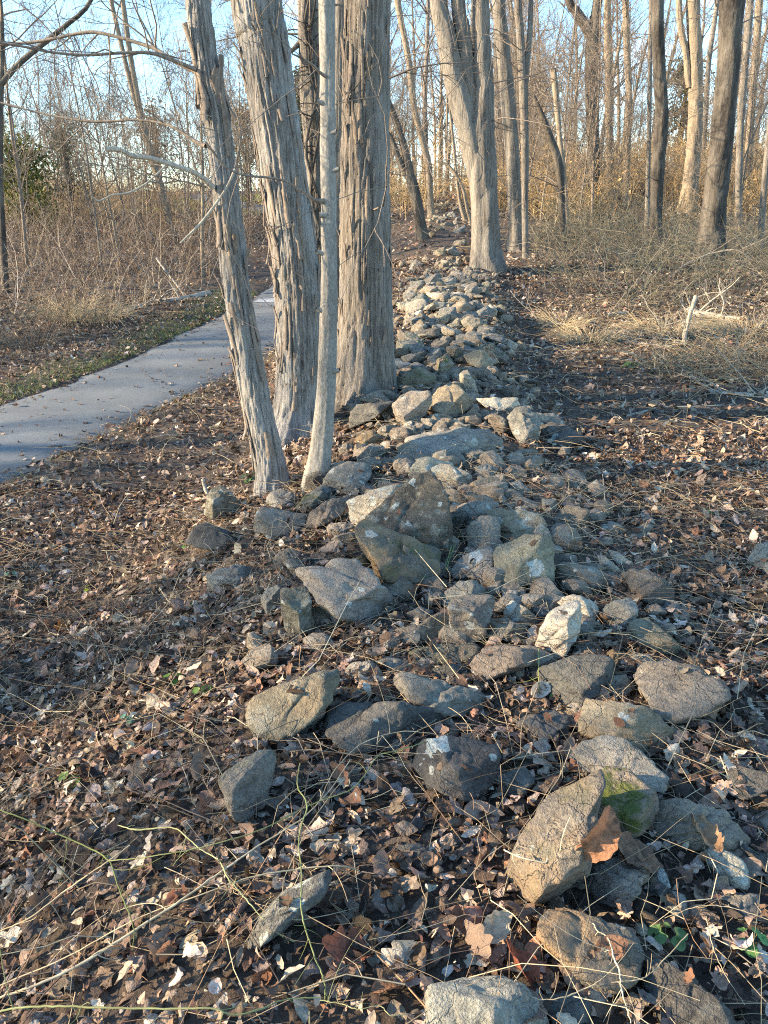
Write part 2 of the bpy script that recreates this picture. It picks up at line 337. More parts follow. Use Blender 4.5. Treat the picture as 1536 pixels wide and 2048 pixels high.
# ------------------------------------------------------------------ ground and path
def spaced(a, b, n, p): return a + (b - a) * np.linspace(0, 1, n) ** p
gy = np.concatenate([np.arange(-40, -2, 2.0), np.arange(-2, .6, .3), np.arange(.6, 9, .1), np.arange(9, 22, .15), np.arange(22, 50, .5), np.arange(50, 120, 4.0), np.arange(120, 900, 60.0)])
gxh = np.concatenate([np.arange(0, 4, .11), np.arange(4, 10, .25), np.arange(10, 30, .8), np.arange(30, 80, 4.0), np.arange(80, 900, 60.0)])
gx = np.concatenate([-gxh[:0:-1], gxh])
GX, GY = np.meshgrid(gx, gy); GZ = Hh(GX, GY) + np.where((GY < 20) & (np.abs(GX) < 10), .012 * fbm(GX * 6, GY * 6, 0, 31, 3), 0)
inpath = sstep(-.12, .02, np.minimum(GX - xl(GY), xr(GY) - GX)); GZ = GZ - .05 * inpath
ii = np.arange(GX.size).reshape(GX.shape)
gq = np.stack([ii[:-1, :-1], ii[:-1, 1:], ii[1:, 1:], ii[1:, :-1]], -1).reshape(-1, 4)
ground = obj('ground', mesh_np('ground', np.stack([GX, GY, GZ], -1).reshape(-1, 3), gq, M['soil']), kind='structure', label='forest floor of dark soil under fallen leaves')
py = np.concatenate([np.arange(-40, 4, 1.0), np.arange(4, 30, .12), np.arange(30, 60, .6)])
nx_ = 14; pu = np.linspace(0, 1, nx_)
pe = .07 * fbm(py * 1.9, 0, 0, 5, 5, .65)
PX = (xl(py) + pe)[:, None] * (1 - pu) + (xr(py) + .08 * fbm(py * 1.9, 9, 0, 8, 5, .65))[:, None] * pu
PY = np.repeat(py[:, None], nx_, 1); PZ = smooth_base(PX, PY) + .004 + .02 * (1 - (2 * pu - 1) ** 2)[None]
PZ[:, 0] -= .03; PZ[:, -1] -= .03
ii = np.arange(PX.size).reshape(PX.shape)
path = obj('path', mesh_np('path', np.stack([PX, PY, PZ], -1).reshape(-1, 3), np.stack([ii[:-1, :-1], ii[:-1, 1:], ii[1:, 1:], ii[1:, :-1]], -1).reshape(-1, 4), M['asphalt']), kind='structure', label='grey asphalt footpath climbing into the woods')
def path_z(x, y): 
    u = (x - xl(y)) / (xr(y) - xl(y)); return smooth_base(x, y) + .004 + .02 * (1 - (2 * u - 1) ** 2)
a, _ = hit(508, 607); bb_, _ = hit(549, 600)
q = []
for (sx, sy) in ((0, 0), (1, 0), (1, 1), (0, 1)):
    X = a[0] + sx * .62 + sy * .05; Y = a[1] + sy * .33 + sx * .03; q.append((X, Y, path_z(X, Y) + .006))
obj('painted_mark', mesh_np('painted_mark', np.array(q), np.array([[0, 1, 2, 3]]), M['paint'], smooth=False), path, label='white painted rectangle on the asphalt')

# ------------------------------------------------------------------ stones
_ico = {}
def ico(n):
    if n not in _ico:
        import bmesh
        bm = bmesh.new(); bmesh.ops.create_icosphere(bm, subdivisions=n + 1, radius=1.0)
        V = np.array([v.co[:] for v in bm.verts]); Fc = np.array([[v.index for v in f.verts] for f in bm.faces]); bm.free()
        _ico[n] = (norm(V), Fc)
    return _ico[n]
def hull(P):
    P = sorted(set(map(tuple, P)))
    def half(pts):
        h = []
        for p in pts:
            while len(h) > 1 and (h[-1][0] - h[-2][0]) * (p[1] - h[-2][1]) - (h[-1][1] - h[-2][1]) * (p[0] - h[-2][0]) <= 0: h.pop()
            h.append(p)
        return h[:-1]
    return np.array(half(P) + half(P[::-1]))
def rough_stone(V, size, seed, amp=1.0):
    """uneven, faintly layered surface on stone vertices (local metres)"""
    r = rs(seed); n = norm(V); so = r.uniform(0, 50, 3); f = 1.0 / size
    d = .032 * size * fbm(V[:, 0] * f * 1.6 + so[0], V[:, 1] * f * 1.6 + so[1], V[:, 2] * f * 1.6 + so[2], seed, 3)
    d = d + .010 * size * fbm(V[:, 0] * f * 17, V[:, 1] * f * 17, V[:, 2] * f * 17 + so[2], seed + 15, 2)
    d = d + .024 * size * fbm(V[:, 0] * f * 6 + so[0], V[:, 1] * f * 6 + so[1], V[:, 2] * f * 6, seed + 5, 3)
    ax = norm(r.normal(0, 1, 3) * np.array([.5, .5, 1])); s = V @ ax * f * 7 + fbm(V[:, 0] * f * 2, V[:, 1] * f * 2, V[:, 2] * f * 2, seed + 3, 2) * .8
    st = (s - np.floor(s)); d = d - .028 * size * np.exp(-((st - .5) / .12) ** 2) * (vnoise(np.floor(s), so[0], so[1], seed) > 0)
    return V + n * d[:, None] * amp
def plane_stone(N, D, dims, sub, p, seed, amp=1.0):
    dirs, Fc = ico(sub); dirs = norm(dirs * np.asarray(dims))
    s = np.maximum(dirs @ N.T, 0) / D[None]
    r = np.sum(s ** p, 1) ** (-1.0 / p)
    V = dirs * r[:, None]
    return rough_stone(V, float(np.mean(sorted(dims)[1:])) * 1.6, seed, amp), Fc
TINT = dict(k=(.145, .13, .108), g=(.245, .228, .20), d=(.115, .114, .11), t=(.31, .27, .205), p=(.42, .385, .315), b=(.205, .178, .15), o=(.25, .19, .12), m=(.215, .20, .155), u=(.235, .238, .225), w=(.55, .51, .43))
REG = dict(D=(700, 380), E=(360, 900), F=(860, 900), G=(400, 1300), H=(936, 1400))
occupied = []
def outline_stone(reg, pts, tint, label=None, parent=None, lichen=.12, moss=0, ochre=0, spot=None, depth=None, sub=4, p=None, facets=4, seed=0):
    ox, oy = REG[reg]; P = np.array([(ox + x / 2.56, oy + y / 2.56) for x, y in pts])
    r = rs(seed + 1000); Hp = hull(P); c = .5 * (Hp.min(0) + Hp.max(0)); wpx, hpx = Hp.max(0) - Hp.min(0)
    G, t = hit(c[0], Hp[:, 1].max() - .05 * hpx)
    w = wpx / F * t; h_ = hpx / F * t
    dep = depth if depth else .5 * (.45 * w + .55 * h_) * r.uniform(.9, 1.15)
    dr = ray(*c); C = CAM + dr * ((G[1] + .25 * dep) / dr[1])
    tt = (C[1]) / dr[1]; Vw = norm(dr); Rt = np.array([1., 0, 0]); Rt = norm(Rt - Vw * (Rt @ Vw)); Up = np.cross(Rt, Vw)
    Q = (Hp - c) / F * tt * np.array([1, -1]) * np.array([1.045, 1.045])
    Q[Q[:, 1] < 0, 1] *= 1.05
    Q = Q if True else Q
    # order counter-clockwise
    A = np.arctan2(Q[:, 1], Q[:, 0]); Q = Q[np.argsort(A)]
    N, D = [], []
    for i in range(len(Q)):
        a, b_ = Q[i], Q[(i + 1) % len(Q)]; e = b_ - a; L = np.hypot(*e)
        if L < 1e-5: continue
        n2 = np.array([e[1], -e[0]]) / L; d2 = n2 @ a
        if d2 <= 1e-4: continue
        tl = r.uniform(-.18, .22); n = n2[0] * Rt + n2[1] * Up + tl * Vw; ln = np.linalg.norm(n)
        N.append(n / ln); D.append(d2 / ln)
    def facet(phi, al, back):
        d2 = np.array([math.cos(phi), math.sin(phi)]); s = (Q @ d2).max()
        n = math.cos(al) * (d2[0] * Rt + d2[1] * Up) - math.sin(al) * Vw
        o_ = math.cos(al) * s - math.sin(al) * back * dep
        if o_ > .12 * min(w, h_): N.append(n); D.append(o_)
    facet(math.pi / 2 + r.normal(0, .35), R_(r.uniform(32, 55)), r.uniform(.1, .35))
    for k in range(facets):
        facet(r.uniform(-.6, math.pi + .6), R_(r.uniform(25, 65)), r.uniform(-.05, .4))
    for k in range(2):
        n = norm(-Vw + Rt * r.normal(0, .28) + Up * r.normal(.05, .25)); N.append(n); D.append(dep * r.uniform(.72, .95))
    N.append(Vw); D.append(dep)
    N.append(norm(Vw + Up * .7)); D.append(max(dep, h_ * .5) * .95)
    N, D = np.array(N), np.array(D)
    pp = (p * 2.2 if p else r.uniform(45, 85))
    V, Fc = plane_stone(N, D, (w, dep * 2, max(h_, dep)), sub, pp, seed + 40)
    base = np.array([C[0], C[1], C[2] - .5 * h_])
    V = V + (C - base)
    o = obj('stone', mesh_np('stone', V, Fc, M['stone']), parent, base)
    j = r.uniform(.70, 1.10); tc_ = TINT[tint]; o.color = (tc_[0] * j * 1.03, tc_[1] * j * r.uniform(.97, 1.02), tc_[2] * j * .93, lichen)
    o['moss'] = float(moss); o['ochre'] = float(ochre); o['spot'] = (99.0, 99.0, 99.0); o['spot_r'] = 0.0
    if spot:
        su, sv, sr = ox + spot[0] / 2.56, oy + spot[1] / 2.56, spot[2] / 2.56
        d_ = norm(ray(su, sv)); k_ = np.argmin(np.linalg.norm(np.cross(V + base - CAM, d_), axis=1) + ((V + base - CAM) @ Vw > (C - CAM) @ Vw) * 9)
        o['spot'] = tuple(float(q_) for q_ in V[k_]); o['spot_r'] = float(sr / F * tt)
    if label: o['label'] = label
    if label and parent is None: o['category'] = 'stone'; o['group'] = 'loose stones of the tumbled wall'
    occupied.append((float(base[0]), float(base[1] + .0), .45 * w))
    return o
STONES = [
 ('E', [(205,172),(268,215),(330,290),(318,320),(270,345),(190,362),(135,320),(140,255),(165,200)], 'm', 'angular olive-grey stone left of the slim peeling trunk', dict(lichen=.5)),
 ('E', [(30,480),(95,378),(130,372),(225,400),(340,440),(385,470),(350,512),(260,508),(140,500),(70,492)], 'd', 'dark slate-blue flat slab lying leftmost below the slim trunk', dict(facets=1, lichen=.02)),
 ('E', [(440,262),(470,215),(520,198),(570,215),(610,258),(600,285),(540,300),(470,290)], 'u', 'small rounded pale grey stone touching the foot of the slim trunk', dict(p=11)),
 ('E', [(378,370),(395,310),(430,288),(500,296),(590,320),(665,325),(655,375),(600,430),(540,450),(450,450),(390,420)], 'g', 'squarish grey stone with yellowish lichen in front of the slim trunk', dict(lichen=.3, ochre=.5)),
 ('E', [(585,305),(640,240),(700,200),(770,240),(720,280),(660,315),(610,315)], 'm', 'small mossy wedge below the slim grey-barked tree', dict(moss=1)),
 ('E', [(650,385),(680,315),(760,255),(860,235),(872,275),(830,330),(780,360),(735,385),(690,402)], 'b', 'reddish-brown layered wedge left of the pale upright slab', dict(lichen=.05)),
 ('E', [(725,205),(745,150),(790,95),(870,65),(965,75),(975,120),(930,180),(880,225),(800,222)], 'u', 'blue-grey boulder right of the slim grey tree foot', dict(lichen=.35)),
 ('E', [(630,195),(655,135),(725,95),(770,110),(750,160),(700,200)], 'd', 'dark slab leaning on the foot of the slim grey tree', dict()),
 ('E', [(755,410),(770,380),(830,370),(890,378),(890,425),(840,445),(775,440)], 'g', 'small oval grey stone left of the mossy triangular stone', dict(p=10)),
 ('E', [(795,360),(830,335),(880,340),(882,368),(820,372)], 't', 'tiny tan pebble-like stone above the small oval stone', dict(sub=3)),
 ('E', [(865,260),(900,235),(960,210),(1080,178),(1165,170),(1180,260),(1100,350),(1000,400),(900,410),(885,340)], 'p', 'pale slab with whitish lichen tucked behind the tall pointed stone', dict(lichen=.9)),
 ('E', [(1000,345),(1050,290),(1125,205),(1262,112),(1300,128),(1340,230),(1370,340),(1385,440),(1360,500),(1250,500),(1120,430)], 'k', 'tall pointed brownish stone standing at the centre of the pile', dict(lichen=.4, sub=5, p=40, facets=1)),
 ('E', [(905,385),(935,350),(1010,385),(1150,440),(1330,515),(1345,540),(1330,640),(1250,710),(1100,700),(1000,650),(960,570),(920,480)], 'k', 'mossy triangular slab with rusty base leaning before the pointed stone', dict(moss=.55, ochre=.8, sub=5, p=24, facets=2, lichen=.1)),
 ('E', [(610,640),(625,600),(700,585),(900,565),(960,600),(1050,700),(1130,770),(1140,805),(1080,845),(1000,870),(880,895),(780,870),(740,800),(640,690)], 'g', 'large smooth grey slab with cream-coloured left end', dict(lichen=.25, facets=3)),
 ('E', [(520,705),(640,695),(665,760),(700,880),(690,940),(590,968),(545,930),(522,850)], 'm', 'upright olive block propped against the large grey slab', dict(lichen=.35)),
 ('E', [(420,760),(450,700),(500,685),(525,700),(522,830),(440,845)], 'g', 'small grey stone left of the upright olive block', dict()),
 ('E', [(655,800),(740,800),(790,880),(750,900),(690,880)], 't', 'little tan stone wedged under the large grey slab', dict(sub=3)),
 ('E', [(145,650),(190,622),(290,598),(360,605),(395,645),(385,675),(320,695),(200,722),(150,715)], 'u', 'oblong blue-grey block with tan end lying apart on the left', dict(lichen=.1, ochre=.3)),
 ('E', [(262,820),(310,795),(390,790),(390,830),(290,840)], 'b', 'low brown stone half sunk below the oblong block', dict(sub=3)),
 ('E', [(345,940),(375,928),(440,990),(448,1035),(410,1045),(350,1010)], 't', 'small tan wedge alone in the leaves left of the pile', dict(sub=3)),
 ('E', [(490,480),(540,440),(610,470),(590,495),(510,500)], 'b', 'small brown stone under the squarish lichened stone', dict(sub=3)),
 ('E', [(465,590),(490,540),(560,505),(625,515),(610,550),(540,590)], 'b', 'dark brown stone between the flat slab and the large grey slab', dict()),
 ('E', [(570,610),(600,570),(680,550),(740,560),(700,600),(620,620)], 'd', 'low dark stone behind the cream end of the large slab', dict()),
 ('E', [(1160,840),(1230,805),(1300,830),(1290,880),(1200,910)], 'd', 'dark stone in the hollow below the mossy triangular slab', dict()),
 ('E', [(1175,945),(1220,900),(1330,840),(1385,845),(1390,940),(1300,975),(1210,970)], 't', 'tan wedge-shaped stone left of the stubby upright stone', dict()),
 ('F', [(95,830),(125,770),(190,745),(310,750),(330,790),(290,880),(270,950),(200,990),(130,960),(105,900)], 'g', 'stubby upright grey stone with tan crust below the pile', dict(lichen=.45, ochre=.2)),
 ('E', [(1180,1040),(1220,1015),(1400,995),(1500,995),(1525,1020),(1490,1080),(1420,1100),(1320,1090),(1220,1070)], 'm', 'long thin greenish stone lying flat above the dark low stones', dict(moss=.3)),
 ('E', [(1205,1100),(1240,1060),(1310,1090),(1330,1110),(1250,1140),(1215,1140)], 'g', 'small grey stone at the left tip of the long thin stone', dict(sub=3)),
 ('E', [(1250,1130),(1320,1110),(1430,1105),(1470,1130),(1450,1180),(1360,1190),(1270,1165)], 'd', 'low dark stone under the long thin greenish stone', dict()),
 ('E', [(835,1150),(880,1090),(970,1080),(1010,1120),(990,1160),(880,1165)], 'p', 'crumbly pale pinkish stone among leaves above the flat slabs', dict()),
 ('E', [(1010,1085),(1080,1060),(1170,1085),(1200,1110),(1170,1140),(1080,1120)], 'g', 'flat grey stone right of the crumbly pale stone', dict(sub=3)),
 ('F', [(0,90),(60,65),(110,70),(150,90),(210,130),(215,180),(150,200),(80,205),(20,140)], 'p', 'pale lichened boulder directly behind the pointed stone', dict(lichen=.9)),
 ('F', [(70,215),(110,200),(200,235),(215,265),(150,280),(80,265)], 't', 'tan flat stone just right of the pointed stone', dict(sub=3)),
 ('F', [(210,240),(230,195),(270,190),(320,250),(290,265),(225,268)], 'u', 'small two-toned bluish stone between tan stones on the pile', dict(sub=3, ochre=.6)),
 ('F', [(105,370),(150,290),(190,268),(340,265),(345,290),(290,320),(230,360),(180,390),(120,390)], 'g', 'grey slab with a pale top edge right of the pointed stone', dict(lichen=.4)),
 ('F', [(300,325),(345,300),(440,300),(560,330),(600,380),(560,440),(450,450),(380,470),(350,350)], 't', 'mottled yellow and dark stone behind the lichened block', dict(lichen=.5, ochre=.3)),
 ('F', [(180,420),(215,370),(280,335),(345,345),(355,400),(345,480),(290,505),(200,520)], 'g', 'rounded mauve-grey stone left of the lichened block', dict(p=12)),
 ('F', [(100,630),(150,570),(230,515),(280,505),(340,530),(352,570),(310,640),(250,670),(150,660)], 'g', 'oval stone with a pale blue top leaning on the lichened block', dict(p=11, spot=(230, 530, 42))),
 ('F', [(325,640),(340,500),(400,465),(500,440),(600,440),(622,480),(620,665),(500,670),(380,690),(330,680)], 'm', 'upright olive block with two round white lichen patches', dict(spot=(540, 600, 46), lichen=.15, facets=2, p=24)),
 ('F', [(520,440),(560,380),(600,400),(625,450),(625,500),(580,460)], 'p', 'pale rounded stone peeping over the lichened block', dict(p=10, lichen=.8)),
 ('F', [(620,530),(690,530),(715,580),(690,640),(630,650)], 'b', 'brown stone right of the lichened block', dict(sub=3)),
 ('F', [(62,770),(90,710),(160,675),(250,675),(290,705),(280,740),(170,750),(90,810)], 'u', 'greenish-grey flat stone under the oval pale-topped stone', dict(lichen=.3)),
 ('F', [(360,790),(375,750),(410,715),(450,725),(440,770),(380,800)], 'p', 'cream-coloured small stone right of the stubby upright stone', dict(sub=3)),
 ('F', [(375,840),(390,790),(425,768),(470,800),(540,850),(545,890),(490,900),(430,870)], 'g', 'small grey wedge sloping down right below the lichened block', dict(lichen=.4)),
 ('F', [(510,800),(545,755),(600,755),(640,790),(620,840),(560,850)], 'd', 'small dark rounded stone behind the pale diagonal stone', dict(p=10)),
 ('F', [(285,900),(310,860),(390,870),(480,900),(510,940),(470,980),(390,975),(300,940)], 'u', 'teal-grey rounded stone with a tan patch', dict(p=11, ochre=.5)),
 ('F', [(540,990),(580,900),(660,810),(750,775),(780,810),(770,880),(720,1000),(660,1075),(600,1060),(550,1030)], 'w', 'bright cream stone set diagonally, the palest of the pile', dict(lichen=.1, p=24, facets=2)),
 ('F', [(655,780),(700,745),(780,750),(860,810),(870,860),(800,890),(770,880),(700,800)], 'p', 'pale grey stone right behind the bright cream stone', dict(lichen=.4)),
 ('F', [(770,890),(860,880),(885,920),(830,945),(770,930)], 't', 'small flat tan stone right of the bright cream stone', dict(sub=3)),
 ('F', [(890,820),(940,780),(1020,760),(1050,790),(1050,840),(990,920),(940,890),(900,860)], 'u', 'blunt pale blue-grey stone beside the dark oval stone', dict(lichen=.3)),
 ('F', [(1000,930),(1040,880),(1120,870),(1200,940),(1265,1010),(1260,1030),(1150,1030),(1060,990)], 'm', 'smooth dark olive stone sloping down to the right', dict(p=12, lichen=.02)),
 ('F', [(990,640),(1040,605),(1110,620),(1200,670),(1245,720),(1235,790),(1180,810),(1110,790),(1050,730)], 'd', 'dark boulder with an orange-stained right end', dict(p=13, ochre=.35, lichen=.03)),
 ('F', [(870,690),(900,640),(960,640),(1050,700),(1100,750),(1000,745),(890,735)], 'b', 'low brownish slab left of the dark orange-ended boulder', dict(moss=.3)),
 ('F', [(850,540),(880,530),(950,590),(990,640),(960,640),(880,600)], 'p', 'thin pale pointed stone above the low brownish slab', dict(sub=3)),
 ('F', [(920,510),(960,520),(1060,600),(1000,610),(940,560)], 'p', 'pinkish-white flat stone topping the dark orange-ended boulder', dict(sub=3)),
 ('F', [(205,1100),(240,1040),(310,995),(420,1005),(540,1020),(550,1060),(480,1120),(380,1150),(280,1185),(225,1160)], 'b', 'brown rounded stone left of the bright cream stone', dict(p=11, lichen=.05)),
 ('F', [(560,1130),(640,1090),(860,1045),(930,1060),(935,1140),(880,1200),(800,1250),(700,1280),(590,1250),(550,1190)], 'd', 'dark grey block directly below the bright cream stone', dict(lichen=.08)),
 ('F', [(1040,1150),(1080,1100),(1200,1085),(1350,1110),(1460,1165),(1510,1220),(1480,1300),(1400,1360),(1220,1390),(1140,1330),(1090,1250)], 'g', 'big rounded grey boulder at the right edge of the pile', dict(p=10, facets=2, lichen=.12)),
 ('F', [(905,1040),(940,1020),(990,1040),(995,1080),(950,1105),(930,1060)], 'o', 'little ochre stone between the dark grey block and the big boulder', dict(sub=3)),
 ('F', [(1000,1090),(1050,1040),(1130,1050),(1140,1080),(1070,1095),(1040,1140),(1000,1110)], 'u', 'small curved grey stone at the back of the big boulder', dict(sub=3)),
 ('F', [(880,1195),(920,1165),(1000,1160),(1030,1230),(980,1270),(920,1280),(890,1230)], 'g', 'small angular grey stone wedged left of the big boulder', dict()),
 ('F', [(700,1070),(760,990),(800,965),(860,1040),(760,1060)], 'd', 'dark stone tucked behind the dark grey block', dict(sub=3)),
 ('F', [(415,1250),(425,1210),(470,1200),(515,1230),(500,1260),(440,1262)], 'b', 'small round brown pebble-like stone left of the dark grey block', dict(sub=3, p=8)),
 ('F', [(785,1400),(800,1300),(830,1275),(1000,1320),(1130,1350),(1210,1420),(1220,1490),(1180,1530),(1100,1536),(1000,1480),(850,1470),(790,1440)], 't', 'tan block with one round white lichen spot', dict(spot=(985, 1365, 27), ochre=.6, lichen=.1)),
 ('F', [(690,1320),(730,1290),(800,1280),(790,1370),(730,1380)], 'g', 'small grey stone at the left end of the tan spotted block', dict(sub=3)),
 ('F', [(440,1390),(520,1365),(650,1350),(710,1370),(700,1440),(640,1480),(540,1470),(470,1430)], 'd', 'dark slate stone tapering left of the tan spotted block', dict(lichen=.02)),
 ('F', [(980,440),(1060,390),(1120,365),(1150,390),(1110,440),(1030,460)], 'g', 'low grey stone alone in the leaves right of the pile', dict(lichen=.3)),
 ('F', [(650,430),(690,415),(740,445),(750,480),(700,495),(650,480)], 'g', 'small grey stone at the right flank behind the lichened block', dict(sub=3)),
 ('F', [(570,250),(640,255),(650,290),(620,330),(575,310)], 'u', 'small bluish stone on the far right shoulder of the pile', dict(sub=3)),
 ('F', [(375,285),(420,245),(500,240),(560,270),(570,310),(440,300)], 'g', 'flat grey stone behind the mottled yellow stone', dict(sub=3)),
 ('F', [(210,180),(260,135),(330,140),(390,170),(410,210),(370,250),(320,240),(240,190)], 't', 'brownish tan boulder behind the small two-toned stone', dict()),
 ('F', [(400,170),(460,155),(520,210),(500,230),(420,240)], 'u', 'grey-green wedge on the right slope behind the pile', dict(sub=3)),
 ('G', [(235,330),(280,240),(380,175),(560,120),(700,100),(715,170),(640,310),(560,390),(470,450),(400,450),(290,435),(245,380)], 'm', 'large leaf-strewn olive boulder at the left foot of the pile', dict(lichen=.25, ochre=.3)),
 ('G', [(650,400),(690,290),(740,272),(900,268),(1050,275),(1190,290),(1250,340),(1200,400),(1100,440),(950,440),(800,465),(700,440)], 'd', 'long dark blue-grey stone lying across the foreground', dict(lichen=.1, sub=5, facets=3)),
 ('G', [(1015,150),(1050,130),(1180,175),(1300,180),(1470,250),(1460,275),(1390,290),(1330,340),(1240,330),(1180,270),(1080,230)], 'g', 'flat fissured slab behind the long dark stone', dict(lichen=.2)),
 ('G', [(1105,620),(1120,490),(1150,450),(1300,440),(1400,460),(1536,510),(1545,600),(1490,700),(1400,760),(1300,735),(1180,700)], 'd', 'dark block with a white lichen patch on its top corner', dict(spot=(1215, 465, 75), lichen=.1, p=20)),
 ('G', [(100,665),(180,590),(290,520),(360,520),(380,550),(370,640),(345,760),(240,860),(190,850),(130,740)], 'g', 'egg-shaped grey-green stone alone on the left in the leaves', dict(p=10, moss=.25, lichen=.15)),
 ('G', [(880,470),(960,450),(1100,440),(1060,490),(960,508)], 'u', 'low stone peeping out under the long dark stone', dict(sub=3)),
 ('G', [(245,1490),(300,1390),(420,1270),(560,1190),(640,1160),(650,1240),(560,1330),(420,1380),(300,1510),(260,1520)], 'd', 'narrow bluish stone half buried in leaves at the bottom', dict(lichen=.5)),
 ('G', [(1000,880),(1060,850),(1150,870),(1130,930),(1030,920)], 'd', 'dark stone almost buried in leaves below the white-cornered block', dict(sub=3)),
 ('G', [(1010,1010),(1130,1000),(1210,1070),(1150,1120),(1060,1100)], 'd', 'flat dark stone sunk among oak leaves left of the mossy boulder', dict(sub=3)),
 ('H', [(190,860),(240,740),(330,600),(420,500),(560,430),(700,372),(650,560),(610,700),(560,850),(430,930),(330,970),(260,940)], 'g', 'largest foreground boulder, a long tilted ridged slab with ochre crust', dict(moss=.25, ochre=.5, sub=5, p=34, facets=4, lichen=.12)),
 ('H', [(590,540),(660,395),(760,340),(830,360),(900,410),(970,480),(975,560),(900,620),(780,690),(700,690),(620,620)], 'b', 'brown block with a dark moss cap joined to the long tilted slab', dict(moss=1.2, ochre=.2, p=34, facets=3, lichen=.05)),
 ('H', [(540,270),(590,220),(700,205),(830,230),(950,310),(1020,400),(980,470),(900,440),(830,370),(760,345),(600,400),(560,330)], 'g', 'grey boulder just behind the long mossy boulder', dict(lichen=.05)),
 ('H', [(940,590),(990,545),(1100,530),(1250,555),(1350,610),(1395,700),(1360,740),(1200,750),(1030,740),(970,660)], 'b', 'flat dark brown slab right of the long mossy boulder', dict(lichen=0, facets=2)),
 ('H', [(600,920),(650,870),(760,830),(880,835),(935,860),(900,940),(850,1000),(780,1040),(690,1035),(620,990)], 'g', 'rounded grey stone in front of the two big brown leaves', dict(p=11, lichen=.12)),
 ('H', [(900,960),(950,880),(1000,860),(1030,950),(980,1000),(890,990)], 'd', 'dark greenish stone right of the rounded grey stone', dict()),
 ('H', [(1025,1040),(1060,985),(1110,1000),(1120,1080),(1090,1115),(1040,1090)], 'u', 'small smooth slate-green stone among leaves at lower right', dict(sub=3)),
 ('H', [(370,1160),(420,1100),(520,1100),(640,1110),(760,1160),(860,1210),(890,1290),(870,1370),(800,1430),(640,1440),(540,1410),(430,1290),(380,1220)], 'd', 'dark boulder with a broken orange left face at the bottom', dict(ochre=.9, sub=5, lichen=.05)),
 ('H', [(920,1450),(960,1370),(1010,1345),(1080,1390),(1180,1490),(1300,1560),(1340,1659),(1000,1659),(930,1530)], 'd', 'dark humped stone in the bottom right corner', dict(p=12)),
 ('H', [(-190,1500),(-60,1460),(100,1440),(240,1450),(350,1500),(390,1590),(380,1700),(0,1740),(-200,1700)], 'u', 'flat grey boulder cut off by the bottom edge', dict(lichen=.2)),
 ('H', [(1215,800),(1260,765),(1330,780),(1400,830),(1420,910),(1390,960),(1320,940),(1280,870)], 'u', 'pale crusted blue-grey stone at lower right', dict(lichen=.8)),
 ('H', [(1290,420),(1340,370),(1440,345),(1530,380),(1536,450),(1450,500),(1400,510),(1310,470)], 'd', 'angular dark stone alone near the right edge', dict()),
 ('H', [(1420,620),(1480,580),(1560,560),(1580,665),(1470,660)], 'b', 'brown stone cut by the right edge beside the flat slab', dict(sub=3)),
 ('H', [(1250,1000),(1300,975),(1480,1010),(1500,1080),(1400,1110),(1290,1090)], 'u', 'flat grey stone under the pale crusted stone', dict()),
 ('H', [(1360,780),(1430,750),(1560,790),(1580,900),(1440,870)], 'd', 'low dark stone behind the pale crusted stone', dict(sub=3)),
 ('H', [(110,460),(200,370),(290,340),(330,420),(260,500),(140,490)], 'd', 'small dark stone right of the white-cornered block', dict()),
 ('H', [(390,1530),(520,1500),(640,1540),(600,1640),(420,1659)], 'd', 'dark stone half hidden by leaves between the bottom boulders', dict()),
 ('F', [(1625,560),(1660,490),(1720,465),(1800,475),(1810,640),(1720,640),(1640,600)], 'u', 'rounded pale grey boulder cut off by the right edge', dict(p=10, lichen=.4)),
 ('D', [(795,1160),(830,1120),(900,1110),(960,1150),(975,1200),(960,1270),(910,1300),(850,1260),(830,1200)], 'u', 'upright blue-grey boulder at the right end of the stone row', dict(lichen=.15)),
 ('D', [(965,1200),(1040,1190),(1120,1210),(1180,1260),(1190,1290),(1120,1310),(1000,1300),(965,1270)], 'd', 'dark slab lying right of the upright blue-grey boulder', dict()),
 ('D', [(655,1070),(840,1065),(850,1100),(800,1130),(720,1130),(680,1100)], 'w', 'white-topped oblong stone between the tan angular stone and blue boulder', dict()),
 ('D', [(375,1115),(430,1060),(490,1000),(540,1010),(630,1080),(580,1150),(520,1180),(450,1140)], 't', 'angular tan stone standing on one corner beyond the long slab', dict(p=26)),
 ('D', [(285,1300),(300,1270),(400,1240),(560,1225),(700,1240),(790,1290),(780,1320),(700,1325),(560,1310),(440,1330),(380,1365),(300,1340)], 'u', 'long flat bluish slab spanning the pile behind the pointed stone', dict(lichen=.3)),
 ('D', [(440,870),(490,848),(525,890),(535,950),(500,960),(450,930)], 'm', 'block capped with bright green moss beside the big trunk', dict(moss=2)),
 ('D', [(230,990),(280,930),(350,910),(430,950),(435,1000),(380,1025),(270,1025)], 'm', 'olive boulder right of the big trunk, left of the moss-capped block', dict(moss=.5)),
 ('D', [(210,1110),(250,1060),(300,1030),(400,1040),(415,1090),(380,1160),(300,1215),(240,1190)], 'g', 'grey boulder between the big trunk and the angular tan stone', dict(lichen=.25)),
 ('D', [(0,1150),(40,1095),(150,1085),(230,1080),(160,1150),(60,1190),(0,1220)], 'd', 'dark tilted slab at the foot of the big trunk', dict()),
 ('D', [(915,795),(940,785),(945,810),(920,815)], 'w', 'tiny white stone alone in the leaves right of the wall', dict(sub=3)),
]
for i, (reg, pts, tint, lab, kw) in enumerate(STONES):
    outline_stone(reg, pts, tint, lab, None, seed=i * 7 + 3, **kw)

